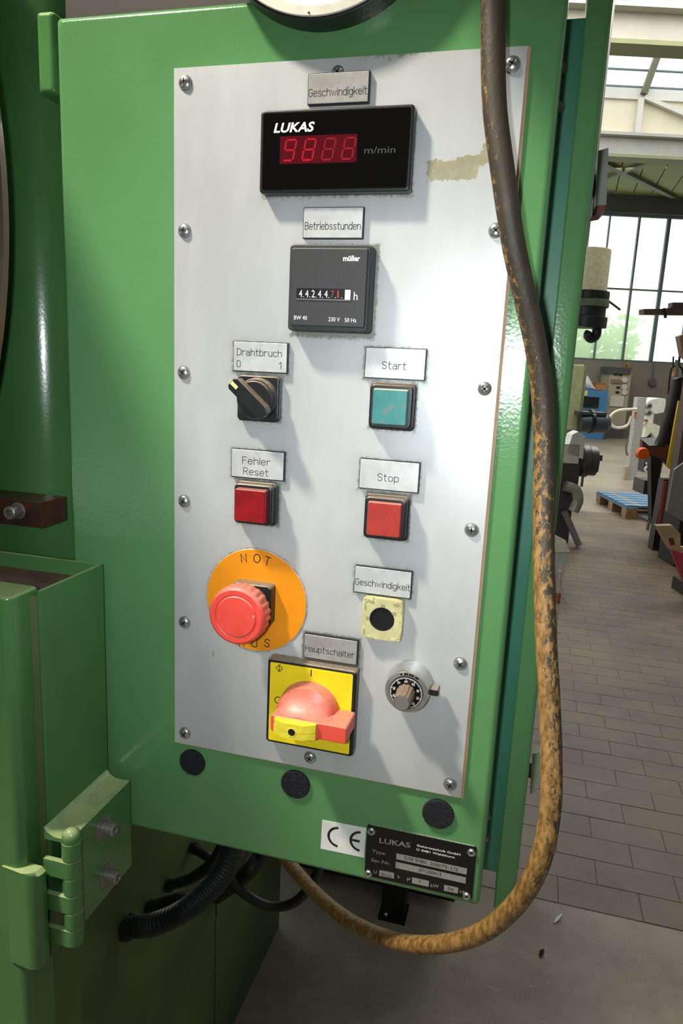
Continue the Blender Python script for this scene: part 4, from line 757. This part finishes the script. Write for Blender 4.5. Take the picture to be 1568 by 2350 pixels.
# wall duct and lead on the wall
o = hthing('wall_conduit', 'thin grey conduit with a round box hanging on the back wall below the window', 'conduit', 1499, 18.93); m = MB(); m.tube([L(o, 1501, 833)+Vector((0, .03, 0)), L(o, 1498, 870)+Vector((0, .03, 0))], .02, MULL, 8); part('pipe', m, o)
m = MB(); m.lathe([(.10, 0.06), (.10, .0), (.06, -.02), (.01, -.02)], L(o, 1496, 876), (0, -1, 0), C_('conduit_box', '#5d574a'), 16); part('junction_box', m, o)
o = hthing('wall_cover', 'small yellow-brown cover on the back wall behind the rack', 'cover', 1440, 18.9); m = MB(); pbox(m, o, 1434, 832, 1447, 846, C_('mustard', '#93803a'), .1); part('cover_plate', m, o); m = MB(); pbox(m, o, 1437, 836, 1440, 842, GD, .02, -.02); part('cover_slot', m, o)
# chain hoist
o = hthing('chain_hoist', 'electric hoist with cream cylinder, dark body and hook, right of the control box', 'hoist', 1370, 8.0); CR = C_('hoist_cream', '#d4d2b0', .5, chips=[('#8a8468', 14, .72)]); NV = C_('hoist_navy', '#1c2328', .4); TG = C_('hoist_greygreen', '#5b6a58', .5)
def drum(x, x2, y0, y1, m_, name, mb=None, cx_=0):
    a, b = L(o, x, (y0+y1)/2), L(o, x2, (y0+y1)/2); zt, zb = L(o, (x+x2)/2, y0).z, L(o, (x+x2)/2, y1).z; r = (b.x-a.x)/2; mm = MB(); mm.lathe([(r*.98, zb), (r, zb+.008), (r, zt-.008), (r*.98, zt)], ((a.x+b.x)/2, 0, 0), (0, 0, 1), m_, 32); return part(name, mm, o)
drum(1290, 1396, 574, 670, CR, 'motor_drum'); drum(1300, 1397, 670, 688, NV, 'upper_band'); drum(1300, 1396, 688, 706, TG, 'gear_case'); drum(1296, 1388, 706, 728, NV, 'lower_body'); drum(1296, 1391, 728, 752, NV, 'base_ring')
m = MB(); m.tube([L(o, 1396, 690), L(o, 1424, 711)], .012, NV, 6); part('lever', m, o)
m = MB(); h = [L(o, 1370, 752), L(o, 1370, 764), L(o, 1366, 773), L(o, 1357, 777), L(o, 1350, 770), L(o, 1354, 762)]; m.tube(spline(h, 6), [.05]*24+[.05]*7, NV, 10); part('hook', m, o)
m = MB(); a = L(o, 1343, 574); m.tube([(a.x, 0, a.z), (a.x, 0, 6.45)], .03, STEEL_D, 8); part('chain', m, o)
# pale green column and machine with spindle behind the control box
o = hthing('milling_machine', 'pale green upright machine with dark horizontal spindle peeking past the box edge', 'machine', 1318, 9.0); PG = C_('pale_green_enamel', '#b9c294', .45); SP = C_('spindle_dark', '#3f464a', .4)
m = MB(); pbox(m, o, 1255, 838, 1334, 985, PG, .5, 0, 0); part('column', m, o)
m = MB(); pbox(m, o, 1334, 836, 1343, 950, C_('pale_green_side', '#8a9678', .5), .45, .03); part('column_edge', m, o)
m = MB(); a, b = L(o, 1325, 968), L(o, 1392, 966); m.tube([(a.x, -.1, a.z), (a.x+.1, -.1, a.z), (b.x-.05, -.1, a.z+.005), (b.x, -.1, a.z+.005)], [.11, .125, .125, .08], SP, 18); part('spindle', m, o)
for x in (1350,): m = MB(); a = L(o, x, 966); m.tube([(a.x-.02, -.1, a.z), (a.x+.02, -.1, a.z)], .15, BLK, 18); part('spindle_ring', m, o)
m = MB(); pbox(m, o, 1330, 946, 1394, 953, SP, .2, -.2); part('arm', m, o)
m = MB(); pbox(m, o, 1255, 985, 1328, 1060, GD, .5, 0, 0); part('plinth', m, o)
# white lathe with chuck and handwheel
o = hthing('lathe', 'white machine end with dark round chuck beside the control box', 'machine', 1300, 6.2); WL = C_('machine_white', '#dadcd6', .4); CH = C_('chuck_grey', '#55575a', .35, metal=.5)
m = MB(); pbox(m, o, 1235, 1018, 1330, 1062, WL, .4, 0); part('headstock', m, o)
m = MB(); a, b = L(o, 1322, 998), L(o, 1341, 1028); m.poly([(a.x-.03, 0, a.z), (a.x+.02, 0, a.z+.03), (b.x, 0, a.z-.01), (b.x, 0, b.z-.1), (a.x-.06, 0, b.z-.05)], (0, .15, 0), WL); part('guard', m, o)
m = MB(); c = L(o, 1360, 1062); xs = [L(o, x, 1062).x for x in (1336, 1345, 1358, 1362, 1378, 1381)]; m.tube([(x, .15, c.z) for x in xs], [.10, .145, .15, .135, .135, .11], CH, 24); ck = part('chuck', m, o)
for k in range(3):
    a = 2*PI*k/3+.5; m = MB(); m.box(xs[4], xs[5]+.03, .15+.07*math.cos(a)-.02, .15+.07*math.cos(a)+.02, c.z+.07*math.sin(a)-.025, c.z+.07*math.sin(a)+.025, CH); part('jaw', m, ck)
m = MB(); p = L(o, 1352, 1090); m.tube([(p.x, .15, p.z), (p.x, .15, p.z-.13)], .012, STEEL_D, 8); part('chuck_key', m, o)
m = MB(); pbox(m, o, 1240, 1062, 1330, 1112, CH, .35, .03); part('lower_housing', m, o)
m = MB(); p0, p1 = L(o, 1308, 1120), L(o, 1314, 1172); m.tube(spline([(p0.x-.05, -.02, p0.z+.02), (p0.x+.04, -.02, p0.z-.01), (p1.x+.03, -.02, (p0.z+p1.z)/2), (p1.x, -.02, p1.z)], 6), [.05]*19, C_('silver_casting', '#b9bcbe', .3, metal=.6), 12); part('handle_casting', m, o)
m = MB(); pbox(m, o, 1240, 1112, 1312, 1240, GD, .35, .05, 0); part('pedestal', m, o)
m = MB(); p0 = L(o, 1318, 1200); m.tube([(p0.x-.1, 0, p0.z+.1), (p0.x+.06, -.02, .02)], .03, C_('grey_leg', '#83868a', .4), 10); part('leg', m, o)
# white and blue tub by the box edge
o = hthing('plastic_tub', 'pale tub with slanted rim on the floor at the control box edge', 'tub', 1285, 4.75); m = MB(); a, b = L(o, 1240, 1300), L(o, 1301, 1300); zt = L(o, 1285, 1262).z
m.loft([[(a.x+i, .0+i, z), (b.x-i*.5, 0+i, z), (b.x-i*.5, .4-i, z), (a.x+i, .4-i, z)] for z, i in ((0, .03), (zt, 0), (zt, .02), (.03, .05))], C_('tub_white', '#b7c6c2', .4)); part('tub_body', m, o)
m = MB(); m.poly([(a.x, -.01, zt-.02), (b.x+.01, -.01, zt-.01), (b.x-.03, -.01, zt+.07), (a.x, -.01, zt+.14)], (0, .02, 0), WL); part('lid', m, o)
# thin rod
o = hthing('steel_rod', 'thin rusty rod leaning upright beside the yellow cable', 'rod', 1283, 4.0); m = MB(); m.tube([L(o, 1274, 1477), L(o, 1279, 1400), L(o, 1284, 1345), L(o, 1285, 1310)], .008, C_('rod_pale', '#b9ad9a', .5), 8); part('rod_shaft', m, o); m = MB(); m.tube([L(o, 1281, 1385), L(o, 1284, 1360)], .011, C_('rod_red', '#8a4a32', .6), 8); part('red_sleeve', m, o)
m = MB(); m.tube([L(o, 1273, 1477), L(o, 1272, 1530)], .02, BLK, 8); a = L(o, 1272, 1530); m.tube([a, Vector((a.x, 0, 0))], .02, BLK, 8); part('foot', m, o)
# white post with hose
o = hthing('steel_post', 'light grey upright steel post with a looping white hose', 'post', 1455, 10.7); PO = C_('post_grey', '#b4b5b3', .5, chips=[('#6a6a66', 9, .72)])
m = MB(); a, b = L(o, 1441, 1094), L(o, 1461, 1094); zt = L(o, 1470, 912).z; m.box(a.x, b.x, 0, .14, 0, zt, PO); po = part('post_body', m, o)
m = MB(); m.box(a.x-.02, b.x+.02, -.02, .16, 0, .02, PO); part('foot_plate', m, o)
m = MB(); m.box(a.x-.07, a.x-.01, -.05, .02, 0, .20, C_('wood_chock', '#b3a48c', .8)); part('wood_chock', m, o, 'small wooden chock at the foot')
m = MB(); hs = spline([L(o, *q_, -.05) for q_ in ((1462, 939), (1440, 940), (1418, 943), (1402, 955), (1402, 972), (1412, 981), (1430, 981), (1443, 973), (1450, 955))], 6); m.tube(hs, .022, C_('hose_white', '#d3cbbb', .5), 10); part('air_hose', m, o, 'looping white hose')
m = MB(); pbox(m, o, 1457, 945, 1461, 960, C_('salmon', '#c77c66', .6), .03, -.03); part('red_tag', m, o)
for k, (x, y) in enumerate(((1490, 932), (1489, 948))): m = MB(); p = L(o, x, y, -.02); m.lathe([(.045, .12), (.05, 0), (.03, -.01), (.02, .03), (.002, .03)], p, (0, 1, 0), STEEL, 18); part('valve', m, o)
m = MB(); m.tube([L(o, 1442, 1010), L(o, 1437, 1025), L(o, 1438, 1038), L(o, 1441, 1045)], .015, C_('grey_loop', '#6d6a5a', .6), 8); part('cable_loop', m, o)
# white pneumatic machine behind it
o = hthing('white_machine', 'white machine with curved hood behind the grey post', 'machine', 1505, 11.6); m = MB(); P = [L(o, *q_) for q_ in ((1483, 925), (1495, 917), (1510, 914), (1528, 915), (1528, 945), (1505, 950), (1495, 938))]; m.poly(P, (0, .35, 0), WL); part('hood', m, o)
m = MB(); P = [L(o, *q_) for q_ in ((1488, 968), (1502, 972), (1515, 978), (1513, 1000), (1505, 1006), (1495, 992), (1484, 1003), (1478, 1004))]; m.poly(P, (0, .3, 0), C_('pale_mint', '#d5dcc4', .5)); part('guard_sheet', m, o)
m = MB(); pbox(m, o, 1482, 950, 1500, 975, WL, .2, .02); pbox(m, o, 1486, 968, 1492, 1052, GD, .2, .1, 0); part('frame', m, o)
m = MB(); pbox(m, o, 1484, 1052, 1506, 1094, GD, .4, .05, 0); part('pedestal', m, o)
m = MB(); pbox(m, o, 1479, 963, 1488, 967, C_('red_clip', '#a5473c', .5), .02, -.01); part('red_clip', m, o)
m = MB(); p = L(o, 1484, 1062); m.tube(spline([p, p+Vector((.03, 0, -.05)), p+Vector((-.01, 0, -.1)), p+Vector((.02, 0, -.16))], 4), .02, PAINTW, 8); part('white_plug', m, o)
# blue pallet: every board a part
o = hthing('pallet', 'blue painted wooden pallet on the floor', 'pallet', 1455, 7.6); PB = C_('pallet_blue', '#5c86a6', .8, chips=[('#a8926f', 7, .56)]); PWd = C_('pallet_wood', '#9a7f5e', .85, var=.2)
x0 = L(o, 1437, 1180).x; pr_ = None
for k in range(6): m = MB(); m.box(x0, x0+1.0, .02+k*.155, .145+k*.155, .125, .147, PB); part('deck_board', m, o)
for k in range(3): m = MB(); m.box(x0+.0+k*.44, x0+.12+k*.44, .0, .95, .103, .125, PB); part('stringer_board', m, o)
for k in range(3):
    for j in range(3): m = MB(); m.box(x0+.0+k*.44, x0+.12+k*.44, .0+j*.40, .13+j*.40, .02, .103, PWd); part('block', m, o)
for k in range(3): m = MB(); m.box(x0, x0+1.0, .0+k*.40, .1+k*.40, 0, .02, PWd); part('bottom_board', m, o)
m = MB(); p = atz(1412, 1166); tag(part('white_sheet', (lambda mb: (mb.box(p.x-.02, p.x+.12, p.y-.03, p.y+.03, 0, .012, PAINTW), mb)[1])(MB())), 'thin white strip lying on the floor beside the blue pallet', 'strip')
# brown machine at the right edge
o = hthing('brown_machine', 'dark brown press with black arm, trough and thick leg at the right edge', 'machine', 1520, 6.5); BRN = C_('machine_brown', '#55362a', .5, chips=[('#7c3a2a', 4, .58)]); MAR = C_('machine_maroon', '#4a2b30', .5); DG = C_('machine_dark', '#1f1d1a', .5); RD = C_('machine_red', '#8c3b36', .5); YE = C_('yellow_trim', '#d9bd22', .5)
P = lambda *q_: L(o, *q_)
m = MB(); m.poly([P(1552, 870), P(1562, 866), P(1590, 868), P(1590, 1020), P(1510, 1020), P(1520, 1000)], (0, .08, 0), C_('arm_black', '#0b0a0c', .6)); part('arm', m, o, 'black slanted arm')
m = MB(); m.tube([P(1554, 872), P(1545, 920), P(1516, 1018)], .03, DG, 8); part('arm_edge', m, o)
a, b, c, d, e, f_, g = P(1472, 1008), P(1490, 1022), P(1530, 1023), P(1548, 985), P(1552, 1060), P(1530, 1058), P(1488, 1040)
m = MB(); m.poly([P(1475, 1010), P(1490, 1023), P(1530, 1022), P(1545, 965), P(1600, 965), P(1600, 1075), P(1540, 1075), P(1520, 1056), P(1492, 1046), P(1474, 1034)], (0, .06, 0), BRN); part('trough', m, o, 'rust brown trough')
m = MB(); m.poly([P(1470, 1006, .5), P(1512, 1003, .5), P(1530, 1022), P(1490, 1023)], (0, 0, -.01), DG); part('trough_floor', m, o)
m = MB(); c_ = P(1475, 1041, -.05); m.lathe([(.055, .03), (.058, 0), (.05, -.03), (.005, -.032)], c_, (0, 1, 0), C_('orange_knob', '#e85f12', .4), 24); part('orange_knob', m, o, 'bright orange round knob')
m = MB(); PZ = lambda x, y: L(o, x, y, -.12)
m.poly([PZ(1558, 920), PZ(1562, 920), PZ(1540, 1062), PZ(1550, 1072), PZ(1548, 1084), PZ(1531, 1071)], (0, .02, 0), YE); part('yellow_trim', m, o, 'yellow edge trim')
m = MB(); m.poly([PZ(1555, 1012), PZ(1559, 1012), PZ(1552, 1080), PZ(1548, 1078)], (0, .02, 0), YE); part('yellow_rail', m, o)
m = MB(); m.poly([P(1494, 1045), P(1520, 1055), P(1515, 1090), P(1514, 1200), P(1496, 1200)], (0, .08, 0), C_('leg_black', '#141113', .5)); part('leg', m, o, 'black front leg')
m = MB(); pbox(m, o, 1478, 1103, 1505, 1135, C_('motor_olive', '#3a3a2c', .5), .25, .2); part('motor', m, o)
m = MB(); pbox(m, o, 1495, 1198, 1518, 1204, DG, .3, -.03); part('leg_foot', m, o)
m = MB(); a_, b_ = P(1524, 1100, -.3), P(1542, 1100, -.3); zt = a_.z; a2, b2 = P(1498, 1255, -.3), P(1538, 1255, -.3)
m.loft([[(a2.x, -.3, 0), (b2.x, -.3, 0), (b2.x, -.2, 0), (a2.x, -.2, 0)], [(a_.x, -.3, zt), (b_.x+.15, -.3, zt), (b_.x+.15, -.2, zt), (a_.x, -.2, zt)]], DG); part('pedestal', m, o)
m = MB(); p_ = P(1530, 1100, -.31); m.tube([P(1527, 1105, -.31), P(1515, 1200, -.31)], .022, RD, 8); part('red_edge', m, o)
# steel sheet hanging at the right edge
o = hthing('steel_sheet', 'bare grey steel sheet with clipped corner at the right edge', 'sheet', 1555, 5.6); m = MB(); m.poly([L(o, 1548, 1078), L(o, 1600, 1040), L(o, 1600, 1222), L(o, 1568, 1197), L(o, 1531, 1173)], (0, .02, 0), C_('bare_sheet', '#8f9193', .45, metal=.4, var=.1)); sh = part('sheet_panel', m, o)
m = MB(); pbox(m, o, 1560, 1190, 1600, 1225, C_('under_black', '#131214', .6), .3, .05, 0); part('support', m, o)
# wooden block on red truck
o = hthing('wooden_block', 'weathered wooden beam offcut with notch resting on the red base', 'wood', 1540, 4.8); WD = C_('old_wood', '#a78d70', .85, var=.2, vs=6)
m = MB(); m.poly([L(o, 1508, 1207), L(o, 1545, 1206), L(o, 1562, 1225), L(o, 1562, 1255), L(o, 1600, 1262), L(o, 1600, 1272), L(o, 1540, 1262)], (0, .06, 0), WD); wb = part('timber', m, o)
m = MB(); m.poly([L(o, 1535, 1236, -.004), L(o, 1546, 1234, -.004), L(o, 1550, 1250, -.004), L(o, 1540, 1252, -.004)], (0, .003, 0), C_('notch_shade', '#4d3a2a', .9)); part('notch', m, o)  # flat dark patch; the shade inside the notch is its colour
o = hthing('red_base', 'red and white painted steel base on the floor at the right edge', 'base', 1560, 4.75); m = MB(); m.poly([L(o, 1542, 1264), L(o, 1600, 1274), L(o, 1600, 1395), L(o, 1568, 1330), L(o, 1556, 1300)], (0, .04, 0), C_('base_red', '#a03848', .5, chips=[('#cfc6c0', 5, .60)])); part('base_plate', m, o)
m = MB(); a = L(o, 1590, 1350); m.box(a.x, a.x+.3, .05, .3, 0, a.z, DG); part('foot', m, o)
# light stand bits above the brown machine
o = hthing('cable_stand', 'thin wire stand with cables above the black arm', 'stand', 1553, 6.9); GY = C_('stand_grey', '#8d897b', .6); m = MB(); a = L(o, 1554, 826); b = L(o, 1551, 900); m.tube([a, b, Vector((b.x, .2, 0))], .018, GY, 8); part('stand_pole', m, o)
for k, (x0_, y0_, x1_, y1_) in enumerate(((1546, 818, 1545, 840), (1560, 817, 1559, 840))): m = MB(); m.tube([L(o, x0_, y0_), L(o, x1_, y1_)], .008, BLK, 6); part('prong', m, o)
m = MB(); m.tube(spline([L(o, 1553, 838), L(o, 1542, 845), L(o, 1537, 870), L(o, 1534, 905)], 6), .009, BLK, 8); part('wire', m, o)
m = MB(); m.tube(spline([L(o, 1556, 838), L(o, 1566, 848), L(o, 1570, 880)], 6), .009, BLK, 8); part('wire', m, o)
m = MB(); pbox(m, o, 1547, 853, 1552, 864, C_('lamp_amber', '#d8b27c', .4), .03, -.03); part('amber_bulb', m, o)
# wooden boards sticking in from the right
o = hthing('wooden_rack_arm', 'brown wooden arm with a stepped top reaching in from the right before the window', 'wood', 1530, 6.0); BW_ = C_('arm_brown', '#5b4a42', .7)
m = MB(); P_ = [L(o, *q_) for q_ in ((1478, 709), (1600, 708), (1600, 723), (1478, 721))]; m.poly(P_, (0, .1, 0), BW_); part('arm_board', m, o)
m = MB(); P_ = [L(o, *q_, .01) for q_ in ((1532, 708), (1543, 704), (1544, 694), (1600, 694), (1600, 708))]; m.poly(P_, (0, .08, 0), BW_); part('upper_block', m, o)
m = MB(); m.tube([L(o, 1524, 707), L(o, 1528, 730)], .012, BLK, 6); part('pin', m, o)
m = MB(); a = L(o, 1598, 770); m.box(a.x, a.x+.12, 0, .12, 0, L(o, 1598, 690).z+.3, BW_); part('upright', m, o)
m = MB(); m.poly([L(o, 1560, 772), L(o, 1600, 755), L(o, 1600, 850), L(o, 1568, 815)], (0, .08, 0), C_('board_tan', '#8e7765', .7)); part('hanging_board', m, o)
